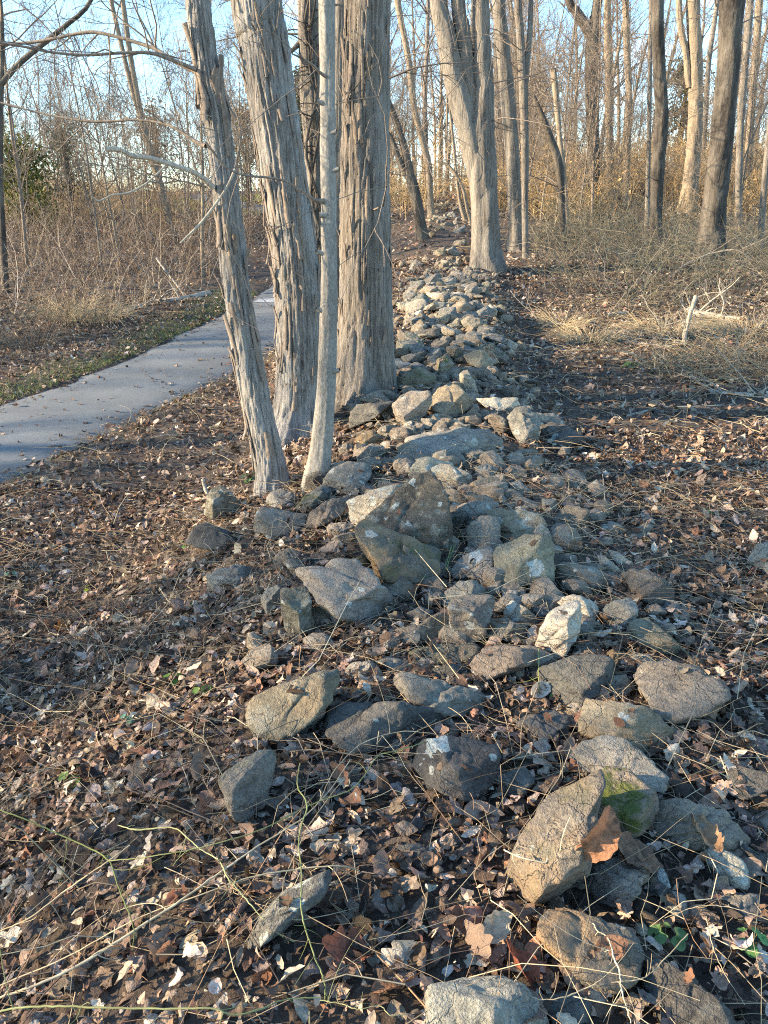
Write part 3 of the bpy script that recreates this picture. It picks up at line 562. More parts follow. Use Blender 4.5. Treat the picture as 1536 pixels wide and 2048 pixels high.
wall = empty('stone_wall', (1.0, 10.0, float(Hh(1.0, 10.0))), 'low tumbled drystone wall running up the slope beside the trees', 'wall')
WALL_PTS = [
 ([(560,950),(600,920),(640,990),(655,1040),(590,1030)], 'p'), ([(945,1140),(1000,1150),(1025,1190),(970,1200)], 't'), ([(700,1160),(750,1140),(810,1190),(820,1220),(770,1250),(720,1230)], 'b'),
 ([(580,1160),(630,1105),(680,1160),(660,1190),(600,1195)], 'm'), ([(645,1210),(690,1190),(720,1215),(700,1235),(660,1230)], 'b'), ([(475,1220),(540,1168),(600,1220),(560,1232),(490,1232)], 'p'),
 ([(410,1380),(480,1340),(545,1325),(600,1390),(615,1420),(540,1420),(450,1400)], 'u'), ([(560,1330),(640,1320),(720,1350),(700,1375),(600,1380)], 'g'), ([(60,1080),(110,1045),(220,1040),(225,1060),(180,1085),(80,1090)], 'd'),
 ([(20,1290),(60,1240),(120,1230),(180,1290),(120,1310),(40,1315)], 'o'), ([(10,1370),(50,1320),(120,1295),(175,1330),(160,1370),(80,1385)], 'g'), ([(435,960),(490,945),(515,985),(480,1005),(440,990)], 'm'),
 ([(520,980),(560,955),(580,1010),(540,1015)], 'b'), ([(570,1040),(640,1030),(680,1060),(640,1090),(590,1080)], 'g'), ([(590,850),(680,820),(740,880),(700,920),(620,900)], 't'), ([(750,940),(800,930),(805,970),(770,980)], 't'),
 ([(195,1265),(220,1215),(290,1220),(305,1255),(270,1280),(210,1285)], 'b'), ([(370,1200),(400,1180),(440,1210),(420,1240),(370,1250)], 't'), ([(440,1190),(460,1170),(490,1185),(480,1205),(450,1210)], 'b'),
 ([(775,770),(800,762),(850,790),(855,805),(800,800)], 'p'), ([(665,610),(720,590),(755,620),(750,650),(690,630)], 'p'), ([(905,1480),(1010,1475),(1020,1490),(920,1497)], 'g'), ([(375,610),(430,580),(490,575),(480,600),(400,625)], 'u'),
 ([(300,640),(370,615),(375,645),(320,660)], 'w'), ([(290,1440),(330,1385),(390,1365),(440,1395),(520,1400),(560,1450),(560,1500),(300,1500)], 'p'), ([(640,1420),(700,1400),(760,1430),(720,1470),(650,1460)], 'g'), ([(740,1345),(790,1350),(800,1390),(750,1385)], 'b'),
 ([(240,1360),(270,1330),(330,1330),(340,1365),(280,1375)], 'u'), ([(-60,1330),(-20,1290),(20,1310),(10,1350),(-40,1360)], 'g'), ([(120,1400),(180,1370),(240,1400),(200,1440),(130,1430)], 'b')]
def wchild(o):
    o.parent = wall; o.location = Vector(o.location) - wall.location
for i, (pts, tint) in enumerate(WALL_PTS):
    wchild(outline_stone('D', pts, tint, seed=900 + i * 3, sub=3, lichen=.3))
# rubble of the wall running uphill: shared shapes, one object per stone
def gen_shape(seed, flat, sub=3):
    r = rs(seed); N = norm(r.normal(0, 1, (15, 3))); ax = np.array([1.0, r.uniform(.6, .9), flat])
    D = np.array([np.linalg.norm(n * ax) for n in N]) * r.uniform(.62, .95, 15)
    N = np.concatenate([N, np.eye(3), -np.eye(3)]); D = np.concatenate([D, ax, ax])
    V, Fc = plane_stone(N, D, ax, sub, r.uniform(26, 50), seed + 4, 1.3)
    return V, Fc
SH = [mesh_np('stone', *gen_shape(300 + k, [.26, .34, .42, .5, .62][k % 5]), M['stone']) for k in range(16)]
r = rs(21); tints = ['g', 'p', 'u', 'u', 'w', 'g', 'p', 't', 'p']
def wall_stone(x, y, s, zoff, tint):
    o = obj('stone', SH[r.integers(len(SH))], None, (x, y, float(Hh(x, y)) + zoff))
    o.scale = [float(s * q_) for q_ in r.uniform(.8, 1.25, 3)]; o.rotation_euler = (r.normal(0, .28), r.normal(0, .28), r.uniform(0, 6.28))
    j = r.uniform(.85, 1.3); t_ = TINT[tint]; o.color = (t_[0] * j, t_[1] * j, t_[2] * j, float(r.uniform(.05, .5)))
    o['moss'] = float(r.random() < .2) * 1.2; o['ochre'] = float(r.random() < .2) * .6; o['spot'] = (99.0, 99.0, 99.0); o['spot_r'] = 0.0
    return o
for k in range(268):
    if k < 165: y = r.uniform(7.4, 13.2); hw = np.interp(y, [7, 9, 11, 12, 13], [.85, .80, .70, .55, .42]); s = r.uniform(.085, .19)
    elif k < 215: y = 13 + 17 * r.random() ** 1.3; hw = .55; s = r.uniform(.10, .20)
    else: y = r.uniform(2.9, 7.6); hw = .8; s = r.uniform(.06, .13)
    x = wall_c(y) + float(np.clip(r.normal(0, .55), -1.1, 1.1)) * hw
    wchild(wall_stone(x, y, s, r.uniform(-.01, .09 if 7.4 < y < 13 else .05), tints[r.integers(len(tints))] if y < 13 else 'gupgt'[r.integers(5)]))
# small rubble packed between the nearer stones
Vs, Qs, n = [], [], 0
RSH = [gen_shape(360 + k, [.35, .5, .65][k % 3], 1) for k in range(8)]
for k in range(850):
    if k < 360: y = r.uniform(2.5, 7.6); x = wall_c(y) + float(np.clip(r.normal(0, .42), -.9, .9)); s = .035 + .10 * r.random() ** 1.8
    else: y = r.uniform(7.2, 15.5); x = wall_c(y) + float(np.clip(r.normal(0, .40), -.9, .9)); s = r.uniform(.04, .10)
    V, Fc = RSH[k % 8]; V = V * s * r.uniform(.8, 1.2, 3); a = r.uniform(0, 6.28); bt = r.normal(0, .4)
    V = np.stack([V[:, 0] * math.cos(bt) - V[:, 2] * math.sin(bt), V[:, 1], V[:, 0] * math.sin(bt) + V[:, 2] * math.cos(bt)], 1)
    V = np.stack([V[:, 0] * math.cos(a) - V[:, 1] * math.sin(a), V[:, 0] * math.sin(a) + V[:, 1] * math.cos(a), V[:, 2]], 1)
    Vs.append(V + [x, y, float(Hh(x, y)) + (.022 if y < 7.6 else .03)]); Qs.append(Fc + n); n += len(V)
rub = obj('rubble', mesh_np('rubble', np.concatenate(Vs), np.concatenate(Qs), M['stone'], None, False), kind='stuff', label='small rubble packed between the wall stones', category='rubble')
rub.color = (.235, .205, .165, .3); rub['moss'] = 0.0; rub['ochre'] = .2; rub['spot'] = (99.0, 99.0, 99.0); rub['spot_r'] = 0.0

# ------------------------------------------------------------------ trees
def grow(tb, start, d, L, r0, lev, g, droop=0.0, kids=(5, 4, 3), minr=.0035):
    m = 6 if lev == 0 else 5
    P = [np.array(start, float)]; d = norm(np.array(d, float))
    for i in range(m - 1):
        d = norm(d + g.normal(0, .16, 3) + np.array([0, 0, (.10 if not droop else -droop * (i / m))]))
        P.append(P[-1] + d * L / (m - 1))
    P = np.array(P); rad = np.linspace(r0, max(r0 * .35, minr), m)
    tb.add(P, rad, 4 if lev == 0 else 3)
    if lev < len(kids):
        for k in range(kids[lev]):
            s = g.uniform(.25, .98); i = min(int(s * (m - 1)), m - 2); f = s * (m - 1) - i
            p0 = P[i] * (1 - f) + P[i + 1] * f; t = norm(P[i + 1] - P[i])
            q = norm(np.cross(t, norm(g.normal(0, 1, 3)))); dd = norm(t * g.uniform(.5, .9) + q * g.uniform(.5, .9))
            grow(tb, p0, dd, L * g.uniform(.38, .62), max(r0 * (1 - .6 * s) * .5, minr), lev + 1, g, droop, kids, minr)
def trunk_mesh(name, P, rad, mat_, sides=14, bark=None, seed=0, flare=1.25, off=(0, 0, 0), step=.25, hcut=5.0):
    P = np.asarray(P, float); S = spline(np.concatenate([P, np.asarray(rad, float)[:, None]], 1), 1600)
    al_ = np.concatenate([[0], np.cumsum(np.linalg.norm(np.diff(S[:, :3], axis=0), axis=1))]); L = al_[-1]; hc = min(hcut, L)
    tg = np.concatenate([np.arange(0, hc, step), np.arange(hc, L, max(step, .4)), [L]]); S = np.stack([np.interp(tg, al_, S[:, q_]) for q_ in range(4)], 1)
    P, rad = S[:, :3], S[:, 3].copy()
    T = norm(np.gradient(P, axis=0)); ref = np.array([0, 1., 0]); X = norm(np.cross(ref, T)); Y = np.cross(T, X)
    a = np.arange(sides) * 2 * math.pi / sides; hgt = np.concatenate([[0], np.cumsum(np.linalg.norm(np.diff(P, axis=0), axis=1))])
    A, Hg = np.meshgrid(a, hgt); Rr = np.repeat(rad[:, None], sides, 1)
    ca, sa = np.cos(A), np.sin(A)
    fl = (flare - 1) * np.exp(-Hg / (rad[0] * 1.6)) * (1 + .45 * np.sin(A * 4 + seed) + .3 * np.sin(A * 7 + seed * 2))
    D = Rr * fl + Rr * .07 * fbm(ca * 1.3, sa * 1.3, Hg * .9, seed, 2)
    bark_d = min(.62, rad[0] / .24)
    if bark == 'shag':
        wz = Hg + .05 * fbm(ca * 2, sa * 2, Hg * 2, seed + 1, 2)
        aw = A + .05 * vnoise(Hg * 2.3, ca * 2, sa * 2, seed + 8)
        k = rad[0] * 30
        n1 = vnoise(np.cos(aw) * k, np.sin(aw) * k, wz * 1.7, seed + 2); n2 = vnoise(np.cos(aw) * k * 2.3, np.sin(aw) * k * 2.3, wz * 6, seed + 3)
        plate = sstep(.02, .15, np.abs(n1)); edge = vnoise(np.cos(aw) * k * .6, np.sin(aw) * k * .8, wz * 5.5, seed + 4)
        D = D + bark_d * (.020 * (plate - .6) + .006 * n2 + .011 * np.where(edge > .2, 1, 0) * plate) + .005 * fbm(ca * k * 4, sa * k * 4, Hg * 20, seed + 6, 2)
    elif bark == 'furrow':
        aw = A + .06 * fbm(Hg * 1.6, ca * 2, sa * 2, seed + 8, 2)
        k = max(rad[0] * 26, 1.6); n1 = vnoise(np.cos(aw) * k, np.sin(aw) * k, Hg * 1.7, seed + 2); n2 = vnoise(np.cos(aw) * k * 2.2, np.sin(aw) * k * 2.2, Hg * 5, seed + 3)
        D = D + Rr * .14 * (sstep(.04, .3, np.abs(n1)) - .5) + .05 * Rr * n2
    elif bark == 'smooth':
        D = D + .0035 * fbm(ca * 4, sa * 4, Hg * 9, seed, 3) + Rr * .12 * np.clip(fbm(ca * 1.2, sa * 1.2, Hg * 1.6, seed + 4, 2) - .35, 0, 1)
    V = P[:, None, :] + (Rr + D)[:, :, None] * (ca[:, :, None] * X[:, None, :] + sa[:, :, None] * Y[:, None, :]) - np.asarray(off, float)
    nI = np.arange(V.shape[0] * sides).reshape(-1, sides); nx = np.roll(nI, -1, 1)
    Q = np.stack([nI[:-1], nx[:-1], nx[1:], nI[1:]], -1).reshape(-1, 4)
    return mesh_np(name, V.reshape(-1, 3), Q, mat_), P, rad
def px_line(pts, y0, lean=0.0):
    """photo pixels -> world points in the upright plane at depth y0; returns points, radii"""
    P, rad = [], []
    for i, (u, v, w) in enumerate(pts):
        d = ray(u, v); t = y0 / d[1]; p = CAM + d * t
        P.append(p); rad.append(w / 2 / F * t)
    return P, rad
def traced_tree(label, pts, matk, height, bark=None, sides=14, step=.25, fork=None, crown=(14, 4, 3), low=0, seed=0, flare=1.25, group=None, name='tree'):
    """pts from the base upwards (u, v, width in photo pixels)"""
    g = rs(seed + 5); G, t = hit(pts[0][0], pts[0][1]); y0 = G[1]
    root = empty(name, G, label, 'tree', group)
    P, rad = px_line(pts, y0); P = [np.array(P[0]) - [0, 0, .15]] + P; rad = [rad[0]] + rad
    top = P[-1]; d = norm(norm(P[-1] - P[-2]) * .6 + np.array([0, 0, .8])); k = 0; hz = G[2] + height
    while top[2] < hz - .5 and k < 6:
        L = (hz - P[-1][2]) / (6 - k); top = top + d * L; P.append(top.copy()); rad.append(max(rad[-1] * .78, .02)); d = norm(d + g.normal(0, .05, 3) + [0, 0, .1]); k += 1
    me, SP, SR = trunk_mesh('trunk', P, rad, M[matk], sides, bark, seed, flare, G, step)
    obj('trunk', me, root)
    for i, fp in enumerate(fork or []):
        FP, fr = px_line(fp, y0); d = norm(norm(FP[-1] - FP[-2]) * .7 + np.array([0, 0, .6])); tp = FP[-1]
        for k in range(4): tp = tp + d * (hz - FP[-1][2]) / 4.5 * .9; FP.append(tp.copy()); fr.append(max(fr[-1] * .7, .015)); d = norm(d + g.normal(0, .06, 3) + [0, 0, .12])
        me, _, _ = trunk_mesh('limb', FP, fr, M[matk], sides, bark, seed + i + 3, 1.0, G, step); obj('limb', me, root)
    tb = Tub(); nb = 0
    for k in range(crown[0]):
        s = g.uniform(.42, .99); i = int(np.argmin(np.abs(SP[:, 2] - G[2] - s * height))); az = g.uniform(0, 6.28)
        grow(tb, SP[i], (math.cos(az), math.sin(az), g.uniform(.5, 1.2)), height * g.uniform(.14, .28), max(SR[i] * .4, .015), 0, g, 0, crown[1:], .005); nb += 1
    for k in range(low):
        hs = SP[:, 2] - G[2]; cand = np.where((hs > 1.0) & (hs < 7))[0]; i = cand[g.integers(len(cand))]; az = g.uniform(0, 6.28)
        grow(tb, SP[i], (math.cos(az), math.sin(az) * .8, g.uniform(-.1, .6)), g.uniform(.8, 2.6), g.uniform(.006, .014), 0, g, .12, (5, 3), .0028)
    if tb.d: obj('crown', tb.build('crown', M['twig'], G), root)
    return root, G, y0, SP, SR

T1, G1, y1, S1, R1 = traced_tree('slim peeling trunk leaning left, nearest the camera beside the stones', [(545, 985, 66), (541, 940, 58), (530, 880, 55), (508, 780, 55), (491, 680, 55), (474, 580, 52), (462, 480, 51), (449, 360, 49), (436, 250, 49), (420, 170, 47), (408, 100, 44), (397, 0, 45)],
    'bark_shag', 11, 'shag', 110, .025, crown=(12, 4), seed=11, flare=1.3)
T2, G2, y2, S2, R2 = traced_tree('thick shaggy-barked trunk leaning left with lifting grey strips', [(597, 868, 112), (600, 820, 92), (602, 740, 88), (597, 600, 88), (586, 480, 88), (572, 380, 88), (556, 270, 90), (540, 160, 92), (524, 60, 95), (513, 0, 97)],
    'bark_shag', 17, 'shag', 160, .028, crown=(16, 5), seed=23, flare=1.5)
T3, G3, y3, S3, R3 = traced_tree('slim smooth grey-barked tree between the two shaggy trunks', [(634, 968, 52), (640, 910, 44), (648, 830, 39), (654, 700, 35), (657, 560, 32), (657, 420, 31), (656, 280, 31), (655, 140, 31), (653, 0, 32)],
    'bark_smooth', 10, 'smooth', 40, .05, crown=(10, 4), seed=31, flare=1.5)
T4, G4, y4, S4, R4 = traced_tree('thickest upright furrowed trunk standing against the wall', [(727, 792, 112), (729, 740, 102), (731, 640, 98), (732, 480, 95), (733, 320, 92), (734, 160, 89), (735, 0, 86)],
    'bark_big', 19, 'shag', 160, .028, crown=(16, 5), seed=47, flare=1.4)
T5, G5, y5, S5, R5 = traced_tree('vine-covered trunk half hidden behind the shaggy trunk', [(640, 720, 44), (638, 560, 42), (633, 400, 41), (626, 250, 41), (620, 120, 40), (616, 0, 40)],
    'bark_grey', 15, 'furrow', 40, .05, crown=(12, 4, 2), low=10, seed=53)
T6, G6, y6, S6, R6 = traced_tree('narrow trunk squeezed behind the left side of the thickest trunk', [(676, 770, 34), (675, 620, 30), (674, 480, 28), (676, 300, 26), (680, 120, 24), (683, 0, 22)],
    'bark_grey', 13, 'furrow', 36, .05, crown=(10, 4, 2), low=8, seed=59)
# lifting bark strips on the three shaggy trunks
def bark_strips(root, G, S, Rr, n, seed, zmax=4.2, left=.65):
    g = rs(seed); meshes = []
    hs = S[:, 2] - G[2]; cand = np.where((hs > .25) & (hs < zmax))[0]
    for k in range(n):
        i = cand[g.integers(len(cand))]; az = math.pi * g.uniform(.85, 1.35) if g.random() < left else g.uniform(math.pi, 2 * math.pi)
        L = g.uniform(.12, .42); w = g.uniform(.012, .038); m = 7; up = g.random() < .5
        s = np.linspace(0, 1, m); lift = (.006 + g.uniform(.01, .05) * s ** 2.2) if not up else (.006 + g.uniform(.01, .05) * (1 - s) ** 2.2)
        V = []
        for a_ in (-1, 0, 1):
            for q_ in range(m):
                wd = w * (1 - .6 * abs(s[q_] - .5)) * (1 + .25 * g.normal()); aa = az + a_ * wd / Rr[i] * .6
                rr = Rr[i] * 1.03 + lift[q_] + (.004 if a_ == 0 else 0)
                zz = (s[q_] - .5) * L; j = int(np.clip(np.searchsorted(S[:, 2], S[i, 2] + zz), 0, len(S) - 1))
                V.append([S[j, 0] + math.cos(aa) * rr, S[j, 1] + math.sin(aa) * rr, S[i, 2] + zz])
        V = np.array(V) - G; V2 = V.copy(); cdir = norm((V - (S[i] - G)) * [1, 1, 0]); V2 -= cdir * .004
        A = np.concatenate([V, V2]); Q = []
        for a_ in range(2):
            for q_ in range(m - 1):
                b0 = a_ * m + q_; Q.append([b0, b0 + 1, b0 + m + 1, b0 + m]); Q.append([b0 + 3 * m, b0 + 4 * m, b0 + 4 * m + 1, b0 + 3 * m + 1])
        for q_ in range(m - 1):
            Q.append([q_, q_ + 3 * m, q_ + 3 * m + 1, q_ + 1]); b0 = 2 * m + q_; Q.append([b0, b0 + 1, b0 + 3 * m + 1, b0 + 3 * m])
        obj('bark_strip', mesh_np('bark_strip', A, np.array(Q), root.children[0].data.materials[0]), root.children[0])
bark_strips(T2, G2, S2, R2, 85, 3, 4.0, .5); bark_strips(T1, G1, S1, R1, 30, 4, 3.2, .5); bark_strips(T4, G4, S4, R4, 45, 5, 4.6, .3)

# branches traced on the near trees
def px_branch(root, G, y0, pts, mk='twig', name='branch', k=6, dy=(0, 0), twigs=0, seed=0):
    n = len(pts); P = []; rad = []
    for i, (u, v, w) in enumerate(pts):
        yy = y0 + dy[0] + (dy[1] - dy[0]) * i / (n - 1); d = ray(u, v); t = yy / d[1]; P.append(CAM + d * t); rad.append(w / 2 / F * t)
    S = spline(np.concatenate([np.array(P), np.array(rad)[:, None]], 1), 4 * n); S[:, 3] = np.maximum(S[:, 3], .0012)
    tb = Tub(); tb.add(S[:, :3], S[:, 3], k); g = rs(seed + 77)
    for q_ in range(twigs):
        i = g.integers(n, len(S) - 1); t = norm(S[i, :3] - S[i - 1, :3]); dd = norm(t * .6 + norm(g.normal(0, 1, 3)) * .8)
        grow(tb, S[i, :3], dd, g.uniform(.25, .8), max(S[i, 3] * .5, .003), 0, g, .03, (3, 2), .0018)
    o = obj(name, tb.build(name, M[mk], G), root); return o
px_branch(T1, G1, y1, [(405, 146, 14), (380, 138, 11), (345, 120, 9), (310, 98, 8), (270, 84, 8), (220, 70, 7), (180, 64, 7), (130, 72, 6), (70, 84, 6), (-40, 92, 5)], dy=(-.06, .3), twigs=9, seed=1)
px_branch(T1, G1, y1, [(392, 140, 8), (350, 122, 8), (300, 106, 7), (240, 106, 6), (170, 110, 6), (100, 104, 5), (40, 92, 5), (-40, 80, 4)], dy=(-.06, -.3), twigs=9, seed=2)
px_branch(T1, G1, y1, [(412, 292, 10), (395, 285, 8), (350, 256, 6), (320, 246, 5), (270, 240, 5), (180, 243, 5), (90, 228, 4), (0, 205, 4), (-50, 195, 3)], dy=(-.05, .3), twigs=10, seed=3)
px_branch(T1, G1, y1, [(425, 375, 14), (408, 358, 11), (385, 344, 10), (345, 330, 10), (300, 316, 10), (265, 312, 9), (240, 300, 9), (212, 298, 12)], mk='dead_wood', name='broken_branch', dy=(-.08, -.35), seed=4)
px_branch(T1, G1, y1, [(335, 328, 5), (312, 350, 4), (285, 372, 4), (255, 386, 4), (225, 390, 4), (198, 402, 4), (182, 392, 3)], mk='dead_wood', dy=(-.2, -.4), seed=5)
px_branch(T1, G1, y1, [(424, 376, 6), (395, 370, 4), (360, 362, 3), (325, 366, 3), (290, 362, 3)], dy=(-.05, -.2), twigs=3, seed=6)
px_branch(T1, G1, y1, [(470, 338, 5), (455, 372, 5), (430, 410, 6), (400, 448, 6), (361, 486, 4)], mk='dead_wood', name='hanging_stick', dy=(-.22, -.3), seed=7)
px_branch(T1, G1, y1, [(455, 190, 3), (470, 220, 3), (480, 255, 3), (479, 290, 3), (470, 335, 3)], name='vine', dy=(-.1, -.2), seed=8)
px_branch(T3, G3, y3, [(648, 402, 12), (630, 400, 8), (600, 380, 5), (570, 362, 5), (535, 355, 5), (500, 352, 5), (470, 345, 4), (440, 322, 4), (412, 285, 4)], dy=(-.03, -.35), twigs=3, seed=9)
px_branch(T3, G3, y3, [(652, 430, 16), (644, 430, 13), (637, 429, 9)], mk='bark_smooth', name='branch_stub', dy=(-.03, -.05), seed=10)
for i_, (u_, v_, du_) in enumerate([(656, 265, 14), (650, 620, -14), (660, 340, 15), (648, 505, -13), (662, 742, 14), (651, 205, -14)]):
    px_branch(T3, G3, y3, [(u_ - du_ * .3, v_ + 2, 13), (u_ + du_ * .7, v_, 11), (u_ + du_ * 1.25, v_ - 3, 7)], mk='bark_smooth', name='branch_stub', dy=(-.02, -.04), seed=300 + i_)
px_branch(T3, G3, y3, [(655, 155, 8), (640, 145, 6), (625, 130, 5), (600, 115, 4), (585, 108, 3)], dy=(-.03, -.2), twigs=2, seed=11)
px_branch(T5, G5, y5, [(600, 85, 12), (585, 100, 9), (570, 112, 7), (560, 128, 5)], mk='bark_grey', dy=(0, -.2), twigs=2, seed=12)
for i, pts in enumerate([[(640, 700, 6), (626, 560, 7), (640, 420, 6), (612, 300, 6), (634, 180, 6), (610, 60, 6), (622, -20, 5)], [(622, 690, 5), (648, 520, 5), (622, 380, 6), (640, 240, 5), (618, 120, 5), (632, -10, 5)], [(655, 640, 4), (632, 470, 4), (648, 330, 4), (630, 200, 4), (644, 60, 4)]]):
    px_branch(T5, G5, y5, pts, mk='bark_dark', name='vine', dy=(-.16, -.16), twigs=12, seed=20 + i)

# trees of the middle distance, right of the wall and behind it
TT = [
 ('forked grey tree with two stout limbs standing beside the wall', [(974, 538, 66), (972, 490, 54), (970, 420, 52), (966, 340, 52), (964, 270, 50), (966, 150, 38), (963, 0, 30)], 'bark_grey', 16, 'furrow', [[(955, 360, 34), (940, 270, 44), (912, 160, 42), (890, 60, 36), (876, 0, 32)], [(960, 300, 24), (938, 160, 30), (926, 60, 28), (916, 0, 26)]], 10),
 ('straight grey trunk just right of the forked tree', [(1033, 502, 30), (1030, 420, 27), (1024, 300, 27), (1014, 180, 26), (1003, 60, 25), (998, 0, 24)], 'bark_grey', 16, 'furrow', None, 8),
 ('thin double-stemmed tree touching the straight grey trunk', [(1051, 516, 13), (1050, 420, 13), (1050, 300, 15), (1046, 180, 17), (1040, 60, 16), (1036, 0, 15)], 'bark_grey', 13, None, [[(1050, 260, 12), (1052, 150, 12), (1060, 60, 11), (1062, 0, 10)]], 8),
 ('leaning dark broken snag wrapped in vines in the right brush', [(1128, 498, 13), (1124, 420, 14), (1118, 330, 16), (1102, 280, 14), (1084, 230, 11), (1067, 190, 5)], 'bark_dark', 0, 'furrow', None, 6),
 ('reddish dead stub leaning behind the vine-wrapped snag', [(1135, 470, 9), (1128, 360, 10), (1118, 260, 10), (1112, 190, 12), (1106, 138, 11)], 'bark_sunlit_tan', 0, 'furrow', None, 4),
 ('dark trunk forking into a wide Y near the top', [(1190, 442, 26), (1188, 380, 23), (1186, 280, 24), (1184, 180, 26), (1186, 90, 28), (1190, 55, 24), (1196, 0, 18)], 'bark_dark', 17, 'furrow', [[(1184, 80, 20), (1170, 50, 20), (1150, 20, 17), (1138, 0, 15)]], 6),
 ('slender sunlit trunk right of the dark Y-forked trunk', [(1222, 432, 14), (1218, 300, 14), (1217, 160, 14), (1215, 0, 13)], 'bark_sunlit_tan', 16, 'furrow', None, 6),
 ('slender sunlit trunk with a slight bend left of the dark straight trunk', [(1252, 412, 12), (1254, 330, 12), (1258, 200, 13), (1254, 100, 13), (1252, 0, 13)], 'bark_sunlit_tan', 15, 'furrow', None, 6),
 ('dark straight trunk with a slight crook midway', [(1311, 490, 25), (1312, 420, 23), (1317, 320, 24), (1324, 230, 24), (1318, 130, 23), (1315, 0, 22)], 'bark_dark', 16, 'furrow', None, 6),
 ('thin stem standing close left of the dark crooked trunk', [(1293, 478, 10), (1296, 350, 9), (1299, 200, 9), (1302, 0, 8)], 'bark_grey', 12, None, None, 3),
 ('sunlit flare-footed tree on the hillside, banded by shadows', [(1374, 424, 34), (1383, 350, 28), (1390, 260, 27), (1391, 140, 26), (1386, 0, 25)], 'bark_sunlit_tan', 19, 'furrow', [[(1378, 175, 12), (1372, 110, 12), (1362, 60, 12), (1358, 0, 11)]], 6),
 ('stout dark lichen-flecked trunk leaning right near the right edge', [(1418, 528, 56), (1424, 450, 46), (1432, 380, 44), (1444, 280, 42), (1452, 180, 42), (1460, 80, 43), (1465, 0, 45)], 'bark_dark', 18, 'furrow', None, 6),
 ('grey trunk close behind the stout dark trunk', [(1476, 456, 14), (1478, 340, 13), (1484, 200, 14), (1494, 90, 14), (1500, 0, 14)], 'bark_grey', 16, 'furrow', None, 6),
 ('sunlit trunk leaning toward the upper right corner', [(1492, 400, 16), (1498, 300, 15), (1506, 180, 14), (1514, 80, 14), (1519, 0, 14)], 'bark_sunlit_tan', 16, 'furrow', None, 6),
 ('thin grey trunk at the right edge above the brush', [(1520, 512, 14), (1524, 430, 13), (1532, 330, 12), (1545, 200, 11), (1560, 0, 10)], 'bark_grey', 13, None, None, 5),
 ('dark bent tree left of the wall crest, split in two', [(845, 478, 24), (840, 440, 20), (833, 400, 20), (824, 365, 20), (817, 335, 17), (810, 300, 14), (798, 260, 12), (788, 230, 11), (770, 180, 9)], 'bark_dark', 9, 'furrow', [[(820, 360, 14), (805, 335, 12), (793, 305, 11), (782, 275, 9), (768, 250, 8)]], 6),
 ('leaning brown tree right behind the dark bent tree', [(863, 434, 15), (860, 380, 13), (856, 325, 13), (842, 270, 13), (829, 215, 13), (820, 140, 12), (812, 90, 12), (795, 0, 12)], 'bark_sunlit_tan', 13, 'furrow', None, 8),
 ('thin pair of stems at the wall crest left of the forked tree', [(942, 452, 9), (932, 410, 8), (926, 380, 8), (912, 350, 7), (895, 330, 6), (875, 322, 5)], 'bark_sunlit_tan', 0, None, [[(930, 440, 8), (921, 410, 7), (914, 360, 6), (908, 300, 5), (900, 220, 5), (892, 120, 4)]], 8),
 ('slim pale sapling pair rising from the left brush behind the path', [(345, 482, 15), (335, 420, 14), (318, 360, 14), (300, 300, 14), (280, 220, 12), (262, 120, 11), (245, 0, 10)], 'bark_sunlit_tan', 14, None, [[(304, 310, 12), (285, 250, 11), (262, 170, 10), (238, 70, 9), (222, 0, 9)]], 10),
 ('dark thin tree cut by the left edge above the brush', [(12, 585, 14), (8, 520, 13), (4, 440, 12), (0, 340, 11), (2, 200, 10), (4, 60, 9)], 'bark_dark', 10, None, [[(0, 170, 12), (35, 130, 11), (80, 92, 10), (130, 52, 9), (180, 5, 8)]], 8),
]
for i, (lab, pts, mk, hh, bk, fk, low) in enumerate(TT):
    far = i in (5, 6, 7, 10, 13)
    traced_tree(lab, pts, mk, hh, bk, 28 if pts[0][2] > 20 else 12, .08 if pts[0][2] > 20 else .2, fk, crown=(12, 3, 3) if hh else (0,), low=low, seed=100 + i * 9, flare=1.3, group='trees along and above the wall')

# shared templates of slender woodland trees: trunk + crown
def make_template(seed, Ht, r0, n1, kids, s0, up, mk, lean=.04):
    g = rs(seed); n = 8; P = [np.zeros(3)]; d = np.array([g.normal(0, lean), g.normal(0, lean), 1.0])
    for i in range(n - 1):
        d = norm(d + g.normal(0, .04, 3)); P.append(P[-1] + d * Ht / (n - 1))
    P = np.array(P); P[0, 2] -= .25; rad = r0 * np.linspace(1, .12, n) ** .8
    me, S, SR = trunk_mesh('trunk', P, rad, M[mk], 8, None, seed, 1.25, (0, 0, 0), .35)
    tb = Tub()
    for k in range(n1):
        s = s0 + (1 - s0) * g.random() ** .9; i = int(s * (len(S) - 1)); az = g.uniform(0, 6.28)
        grow(tb, S[i], (math.cos(az), math.sin(az), g.uniform(*up)), Ht * g.uniform(.12, .24) * (1.25 - .6 * s), max(SR[i] * .45, .007), 0, g, 0, kids, .0032)
    return me, tb.build('crown', M['twig'])
TALL = [make_template(500 + k, g_, .17, 26, (5, 4), .30, (.4, 1.2), ['bark_sunlit_tan', 'bark_grey'][k % 2]) for k, g_ in enumerate([15, 17, 14, 18])]
SAPL = [make_template(600 + k, g_, .034, 24, (6, 4), .18, (.6, 1.6), ['bark_sunlit_tan', 'twig', 'bark_grey'][k % 3], .08) for k, g_ in enumerate([5.5, 6.5, 7.5, 6.0, 8.0, 5.0])]
r = rs(77)
def place(tpl, x, y, s, label, group, name='tree'):
    root = empty(name, (x, y, float(Hh(x, y))), label, 'tree', group); root.rotation_euler = (0, 0, r.uniform(0, 6.28)); root.scale = (s,) * 3
    obj('trunk', tpl[0], root); obj('crown', tpl[1], root)
def ok_path(x, y): return not (xl(y) - .5 < x < xr(y) + .5)
